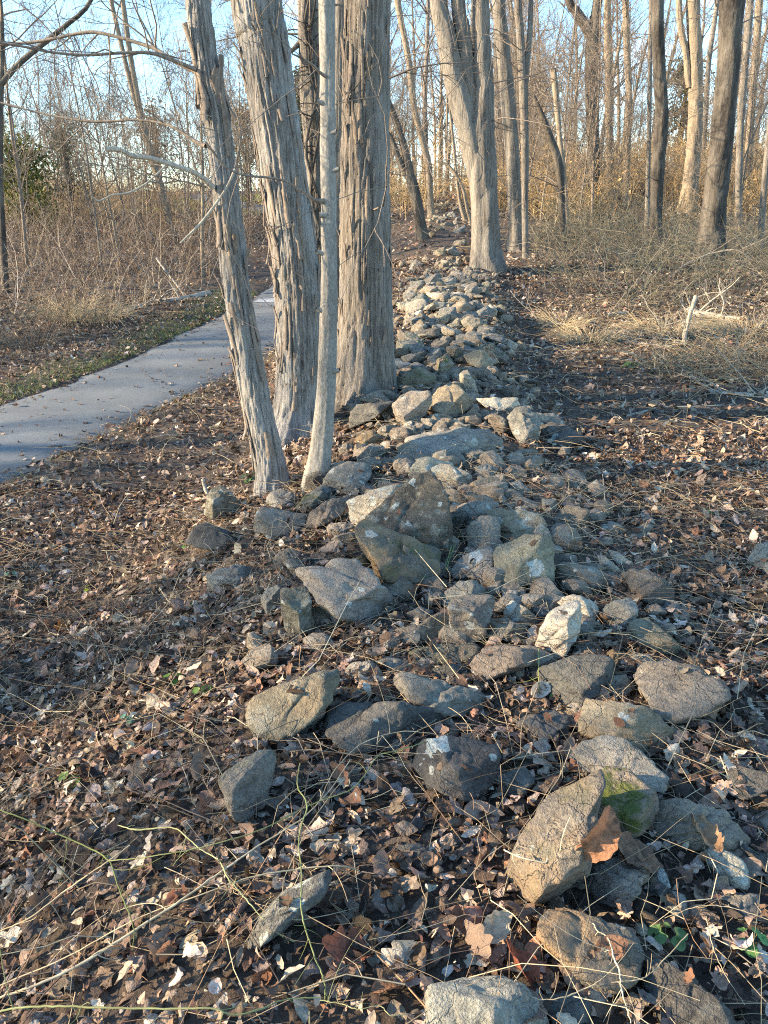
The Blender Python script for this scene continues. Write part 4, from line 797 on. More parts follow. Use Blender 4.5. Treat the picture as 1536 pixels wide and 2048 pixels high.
def scatter(n, xr_, yr_, tpls, srange, label, group, name='tree', cond=None):
    k = 0; it = 0
    while k < n and it < n * 30:
        it += 1; x = r.uniform(*xr_); y = r.uniform(*yr_)
        if not ok_path(x, y) or (cond and not cond(x, y)): continue
        place(tpls[r.integers(len(tpls))], x, y, r.uniform(*srange), label, group, name); k += 1
in_left = lambda x, y: x < xl(y) - 1.2 and x > -.54 * y - 1
scatter(56, (-24, -4), (15, 36), SAPL, (.7, 1.15), 'thin bare sapling in the thicket left of the path', 'saplings in the left thicket', 'sapling', in_left)
scatter(30, (-32, -3), (36, 60), SAPL + TALL[:1], (.9, 1.3), 'bare tree behind the left thicket at the far lawn', 'far trees on the left', 'tree', lambda x, y: x > -.54 * y - 1)
in_mid = lambda x, y: abs(x - wall_c(min(y, 49))) > 1.0
scatter(34, (-1.2, 6), (22, 45), SAPL, (.7, 1.2), 'thin sunlit sapling along the far crest of the wall', 'saplings at the crest', 'sapling', in_mid)
scatter(22, (-3, 9), (34, 66), TALL, (.6, .9), 'bare sunlit tree beyond the crest of the wall', 'far trees beyond the crest', 'tree')
scatter(46, (5, 24), (20, 46), SAPL, (.6, 1.1), 'thin sapling on the sunlit hillside to the right', 'saplings on the right hillside', 'sapling', lambda x, y: x < .54 * y + 1)
scatter(40, (7, 36), (34, 68), TALL, (.5, .95), 'bare tree far up the sunlit right hillside', 'far trees on the right hillside', 'tree', lambda x, y: x < .54 * y + 1)
# the wood goes on to the left of and behind the camera and shades the foreground
scatter(26, (-64, -21), (-18, 16), TALL, (.7, 1.1), 'tall bare tree of the wood left of the camera', 'wood beyond the frame', 'tree', lambda x, y: x < -.75 * max(y, 0) - 8)

# evergreens
def evergreen(label, u, v, y, H_, W_, c1, c2, seed, leafs=2600, ls=.07, name='evergreen_tree'):
    g = rs(seed); d = ray(u, v); x = (d * (y / d[1]))[0]; z = float(Hh(x, y)); root = empty(name, (x, y, z), label, 'tree')
    me, S, SR = trunk_mesh('trunk', np.array([[0, 0, -.1], [0.05, 0, H_ * .5], [0, .05, H_ * .95]]), [W_ * .06, W_ * .045, .02], M['bark_dark'], 8); obj('trunk', me, root)
    nc = 60; cz = g.random(nc) ** .8; ca = g.uniform(0, 6.28, nc); cr = W_ * .5 * (1 - cz * .75) * np.sqrt(g.random(nc))
    Cc = np.stack([np.cos(ca) * cr, np.sin(ca) * cr, H_ * (.06 + .92 * cz)], 1); k = g.integers(0, nc, leafs)
    Pp = Cc[k] + g.normal(0, 1, (leafs, 3)) * W_ * .11 * np.array([1, 1, .8])
    a = norm(g.normal(0, 1, (leafs, 3))); b_ = norm(np.cross(a, g.normal(0, 1, (leafs, 3)))); s = ls * g.uniform(.6, 1.4, (leafs, 1))
    V = np.stack([Pp - a * s, Pp - b_ * s * .45, Pp + a * s, Pp + b_ * s * .45], 1).reshape(-1, 3)
    f = g.random((leafs, 1)); cc = np.repeat((np.array(c1) * f + np.array(c2) * (1 - f)) * g.uniform(.7, 1.2, (nc, 1))[k], 4, axis=0)
    obj('crown', mesh_np('crown', V, np.arange(leafs * 4).reshape(-1, 4), M['green_leaf'], cc, False), root)
evergreen('yellow-green leafy evergreen bush at the left edge behind the brush', 58, 480, 26, 2.7, 2.6, (.10, .12, .03), (.16, .17, .05), 1, 3800, .07, 'evergreen_bush')
evergreen('dark green evergreen between the left saplings', 150, 470, 34, 3.6, 2.4, (.07, .08, .04), (.12, .12, .06), 2, 1800, .07)
evergreen('bronze-tinted evergreen lit by the sun behind the pale sapling pair', 325, 440, 44, 5.2, 3.0, (.19, .15, .075), (.27, .20, .10), 3, 2200, .08)  # orange sunlight is put into the leaf colour
evergreen('tall bronze conifer between the slim and the shaggy trunk', 500, 440, 44, 4.6, 2.8, (.16, .14, .06), (.24, .18, .09), 4, 2400, .09)  # bronze leaf colour stands in for orange light on the conifer
evergreen('dark blue-green conifer seen between the vine-covered trunk and the shaggy one', 612, 430, 52, 7.2, 3.0, (.04, .06, .04), (.07, .09, .06), 5, 3200, .13)
evergreen('olive evergreen far behind the sunlit flare-footed tree', 1350, 360, 62, 6.6, 4.2, (.09, .09, .04), (.14, .12, .06), 6, 3600, .14)
evergreen('rounded olive evergreen far behind the dark Y-forked trunk', 1050, 400, 60, 6.0, 4.4, (.10, .09, .04), (.16, .13, .06), 7, 3600, .14)

# ------------------------------------------------------------------ leaf litter
def tpl_oval(nu, nv, lobes=0, la=.0):
    v = np.linspace(0, 1, nv); w = .30 * np.sin(math.pi * np.clip(v, .02, .985) ** .85) ** .8
    if lobes: w = w * (1 + la * np.cos(v * lobes * 2 * math.pi))
    u = np.linspace(-1, 1, nu); X = u[None] * w[:, None]; Y = np.repeat((v - .5)[:, None], nu, 1)
    i = np.arange(nu * nv).reshape(nv, nu); Q = np.stack([i[:-1, :-1], i[:-1, 1:], i[1:, 1:], i[1:, :-1]], -1).reshape(-1, 4)
    return np.stack([X.ravel(), Y.ravel()], 1), Q
def tpl_maple(na, rings):
    a = np.linspace(0, 2 * math.pi, na, endpoint=False)
    rr = .24 + .26 * np.abs(np.cos(2.5 * (a - math.pi / 2))) ** 1.2 * (1 - .35 * (np.sin(a) < -.4)) + .03 * np.cos(a * 15)
    V = [[0, 0]]; 
    for q in rings: V += list(zip(rr * q * np.cos(a), rr * q * np.sin(a)))
    V = np.array(V); Q = []
    i0 = 1 + np.arange(na); n0 = 1 + (np.arange(na) + 1) % na
    T = np.stack([np.zeros(na, int), i0, n0, n0], 1)[:, :3]
    Qs = [np.stack([i0 + k * na, i0 + (k + 1) * na, n0 + (k + 1) * na, n0 + k * na], 1) for k in range(len(rings) - 1)]
    return V, (T, np.concatenate(Qs) if Qs else np.zeros((0, 4), int))
def leaf_batch(tpl, pos, nrm, L, W, k1, k2, cols, g, thick=0.0):
    """many leaves of one outline: pos/nrm (N,3); L length, W width factor, k1/k2 curl across/along"""
    V2, Q = tpl; N = len(pos); T = len(V2)
    x = V2[None, :, 0] * (L * W)[:, None]; y = V2[None, :, 1] * L[:, None]
    ra = (L / np.maximum(np.abs(k1), .05))[:, None] * .5; th = x / ra; x1 = np.sin(th) * ra; z = (1 - np.cos(th)) * ra * np.sign(k1)[:, None]
    rb = (L / np.maximum(np.abs(k2), .05))[:, None] * .6; th = y / rb; zz = z
    y1 = np.sin(th) * (rb - zz * np.sign(k2)[:, None]); z = (1 - np.cos(th)) * rb * np.sign(k2)[:, None] + zz * np.cos(th)
    ph = g.uniform(0, 6.28, (N, 1)); z = z + .035 * L[:, None] * np.sin(y / L[:, None] * 9 + ph) * np.sign(x) * np.abs(x / (.3 * L[:, None])) + .05 * x * y / L[:, None] * g.normal(0, 6, (N, 1))
    z = z + g.normal(0, .022, z.shape) * L[:, None] * (.5 + (np.abs(x) > .1 * L[:, None]))
    n = norm(nrm); a = norm(np.cross(n, norm(g.normal(0, 1, (N, 3))))); b_ = np.cross(n, a)
    V = pos[:, None, :] + x1[..., None] * a[:, None] + y1[..., None] * b_[:, None] + z[..., None] * n[:, None]
    off = (np.arange(N) * T)[:, None, None]
    Qs = [(q[None] + off).reshape(-1, q.shape[1]) for q in (Q if isinstance(Q, tuple) else (Q,)) if len(q)]
    C = np.repeat(cols, T, axis=0)
    return V.reshape(-1, 3), Qs, C
PAL = np.array([(.235, .145, .085), (.30, .20, .125), (.40, .29, .19), (.165, .095, .055), (.105, .062, .038), (.06, .04, .028), (.44, .34, .235), (.22, .16, .11), (.27, .115, .05), (.48, .385, .28), (.30, .235, .18), (.14, .10, .072)])
PAL = PAL * .86 + .42 * PAL.mean(1, keepdims=True) * np.array([1.10, .98, .90])
PW = np.array([.13, .11, .08, .14, .14, .13, .05, .07, .035, .035, .03, .05]); PW = PW / PW.sum()
def leaf_cols(n, g, bright=1.0):
    c = PAL[g.choice(len(PAL), n, p=PW)] * g.uniform(.65, 1.25, (n, 1)) * g.uniform(.94, 1.06, (n, 3)); return c * bright
def in_view_pts(n, y0, y1, g, margin=1.3, slope=.58, x0=None):
    y = np.sqrt(g.uniform(y0 ** 2, y1 ** 2, int(n * 1.0))); hw = slope * y + margin
    x = g.uniform(-1, 1, len(y)) * hw; return x, y
def on_path(x, y, mrg=.0): return (x > xl(y) - mrg) & (x < xr(y) + mrg)
def surf(x, y, g, zmax, tilt, zmin=.0):
    n = len(x); e = .05; z = Hh(x, y); dzx = (Hh(x + e, y) - z) / e; dzy = (Hh(x, y + e) - z) / e
    nr = np.stack([-dzx, -dzy, np.ones(n)], 1) + g.normal(0, 1, (n, 3)) * tilt * np.array([1, 1, .2])
    return np.stack([x, y, z + zmin + zmax * g.random(n) ** 1.6], 1), norm(nr)
def dens(x, y):
    """patchiness of the litter"""
    return .5 + .5 * fbm(x * .55, y * .55, 0, 61, 3)
VB, QB, CB = [], [], []; nv = [0]
def push(V, Qs, C):
    VB.append(V); QB.extend([q + nv[0] for q in Qs]); CB.append(C); nv[0] += len(V)
g = rs(5)
def litter(n, y0, y1, tpl, Lr, tilt, zmax, curl, bright=1.0, pathkeep=.03, zmin=.0, keep=.95, slope=.58, margin=1.3):
    x, y = in_view_pts(n, y0, y1, g, slope=slope, margin=margin)
    dp = np.minimum(x - xl(y), xr(y) - x); m = np.where(dp > -.05, g.random(len(x)) < pathkeep + .6 * np.exp(-np.maximum(dp, 0) / .13), g.random(len(x)) < keep)
    m &= ~((x < xl(y) + .0) & (x > xl(y) - .7) & (g.random(len(x)) < .45))
    m &= ~((np.abs(x - wall_c(y)) < np.interp(y, [2.4, 3.4, 13, 15], [.0, .62, .6, .3])) & (y > 2.4) & (g.random(len(x)) < .72))
    x, y = x[m], y[m]; p, nr = surf(x, y, g, zmax, tilt, zmin); n = len(x)
    onp = on_path(x, y); p[onp, 2] = path_z(x[onp], y[onp]) + .012; nr[onp] = norm(np.array([0, 0, 1.]) + g.normal(0, .1, (onp.sum(), 3)))
    L = g.uniform(*Lr, n) * (1 + .5 * (g.random(n) < .15)); W = g.uniform(.55, 1.15, n); k1 = g.normal(0, curl, n); k2 = g.normal(0, curl * .8, n)
    push(*leaf_batch(tpl, p, nr, L, W, k1, k2, leaf_cols(n, g, bright), g))
OV_H = tpl_oval(5, 7); OV_M = tpl_oval(3, 5); OV_L = tpl_oval(2, 3); OAK = tpl_oval(5, 11, 3, .32); OAK_M = tpl_oval(3, 9, 3, .3); MAP = tpl_maple(30, (.55, 1.0)); MAP_M = tpl_maple(15, (1.0,))
OV_F = (np.array([[-.22, -.1], [0, -.5], [.22, .1], [0, .5]]), np.array([[0, 1, 2, 3]]))
# near
litter(4800, .85, 3.3, OV_H, (.03, .078), .36, .04, 1.5, zmin=.004, margin=.6)
litter(1900, .85, 3.3, OAK, (.04, .09), .34, .04, 1.4, zmin=.006, margin=.6)
litter(450, .85, 3.3, MAP, (.045, .08), .42, .04, 1.8, zmin=.006, margin=.6)
litter(7000, .85, 3.4, OV_M, (.02, .05), .6, .04, 2.0, zmin=.002, margin=.6)
litter(12000, .85, 4, OV_L, (.010, .028), .8, .04, 1.5, zmin=.002, margin=.6)
litter(9500, 3.2, 6.2, OV_M, (.035, .085), .5, .045, 1.8, zmin=.004, margin=.9)
litter(1800, 3.2, 6.2, OAK_M, (.045, .09), .45, .045, 1.7, zmin=.004, margin=.9)
litter(1200, 3.2, 6.2, MAP_M, (.04, .075), .45, .045, 1.7, zmin=.004, margin=.9)
litter(18000, 3.2, 6.2, OV_L, (.012, .034), .8, .04, 1.5, zmin=.002, margin=.9)
# middle: 5 to 16 m
litter(7000, 6, 16, OV_M, (.05, .10), .6, .045, 1.8, zmin=.004)
litter(2500, 5, 16, OAK_M, (.05, .10), .55, .045, 1.6, zmin=.004)
litter(2500, 5, 16, MAP_M, (.05, .09), .5, .045, 1.6, zmin=.004)
litter(38000, 6, 16, OV_L, (.035, .085), .7, .04, 1.5, zmin=.002)
# far slope, leaves coloured brighter to stand in for sunlight
litter(20000, 14, 36, OV_F, (.09, .17), .5, .05, .9, 1.15, .01, .006, slope=.56)
litter(14000, 26, 62, OV_F, (.14, .30), .6, .06, .3, 1.3, .01, .006, slope=.56)
obj('leaf_litter', mesh_np('leaf_litter', np.concatenate(VB), QB, M['leaf'], np.concatenate(CB)), kind='stuff', label='brown fallen leaves covering the forest floor', category='leaf litter')
print('litter tris ~', sum(len(q) * (q.shape[1] - 2) for q in QB))
# the largest leaves of the foreground, one object each (shapes shared)
LM = []
for k in range(26):
    gg = rs(800 + k); tp = [OAK, OV_H, tpl_oval(5, 13, 4, .12), OAK, OV_H, MAP][k % 6]
    V, Qs, C = leaf_batch(tp, np.zeros((1, 3)), np.array([[0, 0, 1.]]), np.array([1.0]), np.array([gg.uniform(.75, 1.15)]), np.array([gg.normal(0, 2.2)]), np.array([gg.normal(0, 1.8)]), leaf_cols(1, gg, 1.15), gg)
    LM.append(mesh_np('leaf', V, Qs, M['leaf'], C))
gg = rs(12); k = 0
while k < 225:
    y = math.sqrt(gg.uniform(1.0, 3.6 ** 2)); x = gg.uniform(-1, 1) * (.56 * y + .15)
    if any((x - ox_) ** 2 + (y - oy_) ** 2 < (.8 * s_) ** 2 for ox_, oy_, s_ in occupied): continue
    o = obj('leaf', LM[gg.integers(len(LM))], ground, (x, y, float(Hh(x, y)) + gg.uniform(.02, .055)))
    s = gg.uniform(.06, .115); o.scale = (s, s, s); o.rotation_euler = (gg.normal(0, .5), gg.normal(0, .5), gg.uniform(0, 6.28)); k += 1
for so_ in [o for o in col.objects if o.name.split('.')[0] == 'stone' and o.parent is None]:
    vv = np.empty(len(so_.data.vertices) * 3); so_.data.vertices.foreach_get('co', vv); vv = vv.reshape(-1, 3); nn = np.empty(len(vv) * 3); so_.data.vertices.foreach_get('normal', nn); nn = nn.reshape(-1, 3)
    cd = np.where(nn[:, 2] > .75)[0]; w_ = np.ptp(vv[:, 0])
    if len(cd) < 5 or w_ < .16: continue
    for q_ in range(gg.integers(0, 3)):
        i_ = cd[gg.integers(len(cd))]; o = obj('leaf', LM[gg.integers(len(LM))], ground, Vector(so_.location) + Vector(vv[i_] + nn[i_] * .008)); s = gg.uniform(.03, .065); o.scale = (s, s, s)
        o.rotation_euler = (Vector(nn[i_]).to_track_quat('Z', 'Y')).to_euler(); o.rotation_euler.rotate_axis('Z', gg.uniform(0, 6.28))
# leaves one can single out
def big_leaf(label, u, v, up, L, tpl, colr, rot, k1, k2, seed, W=1.0):
    gg = rs(seed); G, t = hit(u, v); d = ray(u, v); p = CAM + d * t * up
    V, Qs, C = leaf_batch(tpl, np.zeros((1, 3)), np.array([[0, 0, 1.]]), np.array([L]), np.array([W]), np.array([k1]), np.array([k2]), np.array([colr]), gg)
    o = obj('fallen_leaf', mesh_np('fallen_leaf', V, Qs, M['leaf'], C), None, p, label=label, category='leaf'); o.rotation_euler = rot
big_leaf('large brown ribbed leaf drooping over the mossy boulder', 1202, 1672, .86, .17, tpl_oval(7, 17, 6, .06), (.25, .125, .07), (1.15, .2, .12), 1.9, -1.2, 1, .9)
big_leaf('broad brown leaf tucked under the mossy boulder', 1275, 1712, .955, .14, tpl_oval(7, 15), (.20, .12, .075), (.45, .1, 1.2), .5, .3, 2, 1.5)
big_leaf('long tan rolled leaf on the flat brown slab', 1412, 1672, .95, .16, tpl_oval(7, 15), (.30, .18, .10), (.15, .2, 1.2), 2.6, .3, 3, .9)
big_leaf('pale torn leaf with white underside at bottom centre', 812, 1912, .975, .13, MAP, (.46, .39, .30), (.7, .3, .4), 2.2, -1.6, 4, 1.0)
big_leaf('long rolled cinnamon leaf below the pale torn leaf', 800, 1958, .98, .15, tpl_oval(7, 15), (.26, .14, .08), (.05, .1, 1.45), 3.0, .2, 5, .8)
big_leaf('reddish brown curled oak leaf left of the pale torn leaf', 690, 1902, .975, .13, OAK, (.20, .08, .05), (.3, .2, .7), 1.2, .8, 6, 1.2)
big_leaf('striped cream leaf lit by the sun right of the bottom centre', 985, 1860, .97, .12, tpl_oval(7, 15, 4, .15), (.48, .38, .26), (.5, -.2, 1.1), 1.8, 1.0, 7, 1.0)
big_leaf('brick-red folded leaf beside the orange-faced boulder', 1040, 1930, .97, .12, OV_H, (.24, .085, .05), (.4, .3, .9), 2.2, .2, 8, 1.1)
big_leaf('brown leaf lying on the dark orange-faced boulder', 1218, 1898, .94, .09, tpl_oval(7, 13), (.20, .11, .07), (.5, .2, -.5), .8, .3, 9, 1.0)
big_leaf('orange-brown leaf standing out in the left litter', 125, 1255, .985, .10, MAP, (.38, .15, .045), (.5, .2, .3), .8, .6, 10, 1.1)

# ------------------------------------------------------------------ stems, twigs, brush
def strands(n, base, L, d0, bend, rad, cols, g, m=6, wob=.06, k=3, twigs=0, tl=.35):
    s = np.linspace(0, 1, m)[None, :, None]
    P = base[:, None] + d0[:, None] * (L[:, None, None] * s) + bend[:, None] * (L[:, None, None] * s ** 2)
    w = np.cumsum(g.normal(0, wob, (n, m, 3)), 1) * L[:, None, None] * .5; w[:, 0] = 0; P = P + w
    rr = rad[:, None] * np.linspace(1, .35, m)[None]
    out = [(P, rr, cols)]
    if twigs:
        ii = np.repeat(np.arange(n), twigs); j = g.integers(1, m - 1, len(ii)); p0 = P[ii, j]; t = norm(P[ii, j + 1] - P[ii, j]); dd = norm(t * .7 + norm(g.normal(0, 1, (len(ii), 3))) * .8)
        l2 = L[ii] * tl * g.uniform(.4, 1.2, len(ii)); s4 = np.linspace(0, 1, 4)[None, :, None]
        P2 = p0[:, None] + dd[:, None] * l2[:, None, None] * s4; w = np.cumsum(g.normal(0, wob, P2.shape), 1) * l2[:, None, None] * .5; w[:, 0] = 0
        out.append((P2 + w, (rad[ii] * .5)[:, None] * np.linspace(1, .5, 4)[None], cols[ii]))
    Vs, Qs, Cs, n0 = [], [], [], 0
    for P, rr, c in out:
        V, Q = tubes(P, np.maximum(rr, .0006), k); Vs.append(V); Qs.append(Q + n0); n0 += len(V); Cs.append(np.repeat(c, P.shape[1] * k, 0))
    return np.concatenate(Vs), np.concatenate(Qs), np.concatenate(Cs)
def stuff(name, label, cat, parts):
    V, Q, C, n0 = [], [], [], 0
    for v, q, c in parts: V.append(v); Q.append(q + n0); C.append(c); n0 += len(v)
    return obj(name, mesh_np(name, np.concatenate(V), np.concatenate(Q), M['stem'], np.concatenate(C)), kind='stuff', label=label, category=cat)
def pal(cs, n, g, j=.25): cs = np.array(cs); return cs[g.integers(0, len(cs), n)] * g.uniform(1 - j, 1 + j, (n, 1))
STRAW = [(.46, .37, .22), (.36, .28, .17), (.52, .43, .28), (.28, .21, .13), (.33, .20, .11)]
GREYB = [(.115, .086, .065), (.15, .12, .093), (.085, .063, .048), (.21, .175, .135), (.13, .082, .055)]
GRYGR = [(.155, .14, .10), (.19, .175, .12), (.12, .12, .08), (.22, .195, .14), (.14, .105, .075)]
g = rs(91)
def floor_strands(n, y0, y1, Lr, rr, pals, lift=.03, slope=.58, cond=None):
    x, y = in_view_pts(n, y0, y1, g, slope=slope); m = ~on_path(x, y, .1)
    if cond: m &= cond(x, y)
    x, y = x[m], y[m]; n = len(x); b_ = np.stack([x, y, Hh(x, y) + g.uniform(.01, lift, n)], 1); a = g.uniform(0, 6.28, n)
    d = np.stack([np.cos(a), np.sin(a), g.normal(.12, .16, n)], 1); bend = np.stack([g.normal(0, .45, n), g.normal(0, .45, n), -np.abs(d[:, 2]) * .8], 1)
    return strands(n, b_, g.uniform(*Lr, n), d, bend, g.uniform(*rr, n), pal(pals, n, g), g, 5, .09)
stuff('dry_stems', 'dry stems, tendrils and small twigs lying over the litter', 'twigs', [floor_strands(4200, .8, 5, (.05, .42), (.0007, .0019), STRAW, .06), floor_strands(170, .8, 3.2, (.4, 1.1), (.0012, .0026), STRAW + GREYB + GRYGR, .10), floor_strands(1500, .8, 5, (.08, .35), (.0010, .0030), GREYB + STRAW[3:], .05),
      floor_strands(3800, 4.5, 13, (.1, .5), (.0016, .0034), STRAW, .05), floor_strands(2400, 4.5, 13, (.1, .45), (.0014, .0035), GREYB, .05), floor_strands(1600, 12, 30, (.2, .8), (.003, .006), STRAW + GREYB, .08)])
def brush(n, xr_, yr_, Hr, cond, pals, rr, lean=.35, droop=.5, twigs=3, m=7, patch=None, wob=.08):
    m = min(m, 5); x = g.uniform(*xr_, n * 3); y = g.uniform(*yr_, n * 3); ok = cond(x, y) & ~on_path(x, y, .5)
    if patch: ok &= (fbm(x * patch, y * patch, 0, 44, 2) + g.normal(0, .35, len(x)) > -.05)
    x, y = x[ok][:n], y[ok][:n]; n = len(x); b_ = np.stack([x, y, Hh(x, y) - .03], 1); hh = g.uniform(*Hr, n) * (.7 + .5 * (.5 + .5 * fbm(x * .5, y * .5, 0, 12, 2)))
    a = g.uniform(0, 6.28, n); l = np.abs(g.normal(0, lean, n)); d = np.stack([np.cos(a) * l, np.sin(a) * l, np.ones(n)], 1); dr = droop * g.uniform(0, 1, n)
    bend = np.stack([np.cos(a) * dr, np.sin(a) * dr, -dr * .9], 1)
    return strands(n, b_, hh, d, bend, g.uniform(*rr, n), pal(pals, n, g), g, m, wob, 3, twigs, .45)
left_c = lambda x, y: (x < xl(y) - 1.0 - .25 * np.maximum(0, 16 - y)) & (x > -.6 * y - 2)
stuff('thicket', 'grey-brown bare thicket on the bank left of the path', 'thicket', [brush(2500, (-22, -3.5), (12.5, 30), (.6, 1.9), left_c, GREYB, (.004, .009), .35, .5, 3), brush(700, (-24, -4), (26, 40), (.8, 2.2), left_c, GREYB + STRAW[3:], (.006, .012), .3, .4, 3),
      brush(300, (-18, -4), (12.5, 26), (.8, 2.0), left_c, [(.36, .31, .26), (.30, .26, .22)], (.004, .009), .5, .6, 3), brush(500, (-14, -4), (12.5, 20), (.3, .8), left_c, STRAW, (.003, .005), .6, .9, 1)])
right_c = lambda x, y: (x > wall_c(y) + 1.6 + .12 * np.abs(y - 15)) & (x < .58 * y + 1.5) & (y - .25 * x > 10.6)
stuff('thicket', 'grey-green tangled bramble thicket right of the wall', 'thicket', [brush(2300, (2.5, 14), (10.5, 22), (.45, 1.25), right_c, GRYGR, (.003, .0065), .8, 1.0, 3, wob=.13), brush(200, (2.5, 14), (10.5, 22), (.5, 1.3), right_c, [(.34, .30, .23), (.28, .25, .19)], (.003, .006), .8, 1.0, 3, wob=.13),
      brush(600, (4, 22), (20, 36), (.6, 1.5), right_c, GRYGR + STRAW, (.005, .010), .5, .7, 3),
      brush(450, (2.5, 9), (9, 12.5), (.10, .28), lambda x, y: (x > 2.2 + (12.5 - y) * .35) & (x < .58 * y + 1.5), STRAW, (.002, .004), 1.0, 1.3, 2, wob=.14)])
pile_c = lambda x, y: ((x - 4.3) / 1.5) ** 2 + ((y - 8.6) / .8) ** 2 < 1
stuff('brush_pile', 'low pile of dry stems at the right edge before the fallen logs', 'brush pile', [brush(800, (2.6, 6.2), (7.6, 9.6), (.25, .6), pile_c, STRAW + GRYGR, (.002, .0042), 1.6, 1.6, 2, wob=.16)])
def make_shrub(seed, n, h_, w_, cs):
    gg = rs(seed); a = gg.uniform(0, 6.28, n); l = np.abs(gg.normal(0, .35, n)); base = np.stack([np.cos(a), np.sin(a), 0 * a], 1) * (w_ * np.sqrt(gg.random(n)))[:, None]; base[:, 2] = -.1
    d = np.stack([np.cos(a) * l, np.sin(a) * l, np.ones(n)], 1); dr = gg.uniform(0, .5, n); bend = np.stack([np.cos(a) * dr, np.sin(a) * dr, -dr * .8], 1)
    V, Q, C = strands(n, base, gg.uniform(.5, 1.0, n) * h_, d, bend, gg.uniform(.006, .012, n), pal(cs, n, gg), gg, 6, .08, 3, 7, .4)
    nl = 260; k_ = gg.integers(0, len(V), nl); p_ = V[k_] + gg.normal(0, .06, (nl, 3)); V2, Q2, C2 = leaf_batch(OV_F, p_, norm(gg.normal(0, 1, (nl, 3))), gg.uniform(.06, .13, nl), np.full(nl, 1.), gg.normal(0, 1, nl), gg.normal(0, 1, nl), np.array([(.46, .30, .14)]) * gg.uniform(.7, 1.3, (nl, 1)), gg)
    return mesh_np('branches', V, Q, M['stem'], C), mesh_np('foliage', V2, Q2, M['leaf'], C2)
SUNLIT_GOLD = [(.40, .28, .15), (.48, .36, .19), (.30, .215, .12)]  # golden sunlight is put into these shrub colours
SHRUB = [make_shrub(900 + k, 44, [1.6, 2.2, 1.9, 2.6, 1.3][k], [.6, .8, .9, .7, .8][k], SUNLIT_GOLD) for k in range(5)]
def shrub_scatter(n, xr_, yr_, cond, group):
    k = 0
    while k < n:
        x = r.uniform(*xr_); y = r.uniform(*yr_)
        if not ok_path(x, y) or not cond(x, y): continue
        root = empty('shrub', (x, y, float(Hh(x, y))), 'bare tan shrub', 'shrub', group); root.rotation_euler = (0, 0, r.uniform(0, 6.28)); root.scale = (r.uniform(.7, 1.4),) * 3
        t_ = SHRUB[r.integers(5)]; obj('branches', t_[0], root); obj('foliage', t_[1], root); k += 1
shrub_scatter(70, (5, 34), (24, 56), lambda x, y: x < .5 * y, 'shrubs on the right hillside')
shrub_scatter(26, (-1.5, 7), (25, 46), lambda x, y: abs(x - wall_c(y)) > 1.0, 'shrubs at the crest')
shrub_scatter(22, (-26, -5), (30, 48), lambda x, y: x < xl(y) - 1.5 and x > -.5 * y, 'shrubs on the left bank')
shrub_scatter(26, (-38, -4), (52, 74), lambda x, y: x > -.5 * y, 'shrubs on the left bank')
# the far wood on the skyline, one mass
GF = [(.22, .175, .13), (.28, .22, .165), (.18, .14, .11)]
fw = [brush(800, (-75, 75), (62, 110), (5, 11), lambda x, y: (x < .62 * y + 3) & (x > -.62 * y - 3), GF, (.02, .05), .14, .14, 3, 5, wob=.05)]
stuff('far_wood', 'distant bare wood along the skyline', 'wood', fw)
# dry grass tufts
def tuft(label, u, v, n, h_, spread, seed, cs=STRAW[:3]):
    gg = rs(seed); G, t = hit(u, v); a = gg.uniform(0, 6.28, n); l = np.abs(gg.normal(0, .5, n)); base = np.stack([np.cos(a), np.sin(a), 0 * a], 1) * (spread * np.sqrt(gg.random(n)))[:, None]
    base[:, 2] = Hh(base[:, 0] + G[0], base[:, 1] + G[1]) - G[2] - .01
    d = np.stack([np.cos(a) * l, np.sin(a) * l, np.ones(n)], 1); dr = gg.uniform(.2, 1.2, n); bend = np.stack([np.cos(a) * dr, np.sin(a) * dr, -dr], 1)
    V, Q, C = strands(n, base, gg.uniform(.5, 1.1, n) * h_, d, bend, gg.uniform(.0015, .003, n), pal(cs, n, gg), gg, 6, .05, 3)
    obj('grass_tuft', mesh_np('grass_tuft', V, Q, M['stem'], C), None, G, label=label, category='grass tuft', group='dry grass tufts')
tuft('pale straw tuft at the edge of the thicket left of the path', 140, 640, 420, .75, .35, 1)
tuft('darker tangled tuft at the left edge beside the path verge', 60, 690, 300, .5, .4, 2, GREYB + STRAW[2:4])
tuft('straw tuft behind the fallen log on the left', 215, 640, 260, .6, .3, 3)
tuft('sunlit straw tuft left of the pale log on the right', 1180, 680, 320, .35, .35, 4)
tuft('golden tuft in front of the upright broken stick', 1330, 665, 320, .35, .45, 5)
tuft('straw tuft at the right edge above the stem pile', 1500, 665, 360, .5, .5, 6)
tuft('thin straw tuft nearest the wall on its right side', 1125, 650, 240, .3, .3, 7)
# verge grass along the far side of the path
n = 7000; y = g.uniform(7.5, 18, n); x = xl(y) - np.abs(g.normal(.05, .42, n)); keep = fbm(x * 1.2, y * .8, 0, 70, 3) + g.normal(0, .25, n) > -.15; x, y = x[keep], y[keep]; n = len(x)
a = g.uniform(0, 6.28, n); l = np.abs(g.normal(0, .5, n)); d = np.stack([np.cos(a) * l, np.sin(a) * l, np.ones(n)], 1)
V1 = strands(n, np.stack([x, y, Hh(x, y) - .005], 1), g.uniform(.045, .11, n), d, d * [[.6, .6, -.4]], g.uniform(.0016, .0032, n), pal([(.12, .18, .05), (.15, .19, .06), (.22, .20, .09), (.09, .15, .04)], n, g), g, 3, .05)
n = 2200; y = g.uniform(6, 16, n); x = xr(y) + np.abs(g.normal(.02, .2, n)); a = g.uniform(0, 6.28, n); l = np.abs(g.normal(0, .6, n)); d = np.stack([np.cos(a) * l, np.sin(a) * l, np.ones(n)], 1)
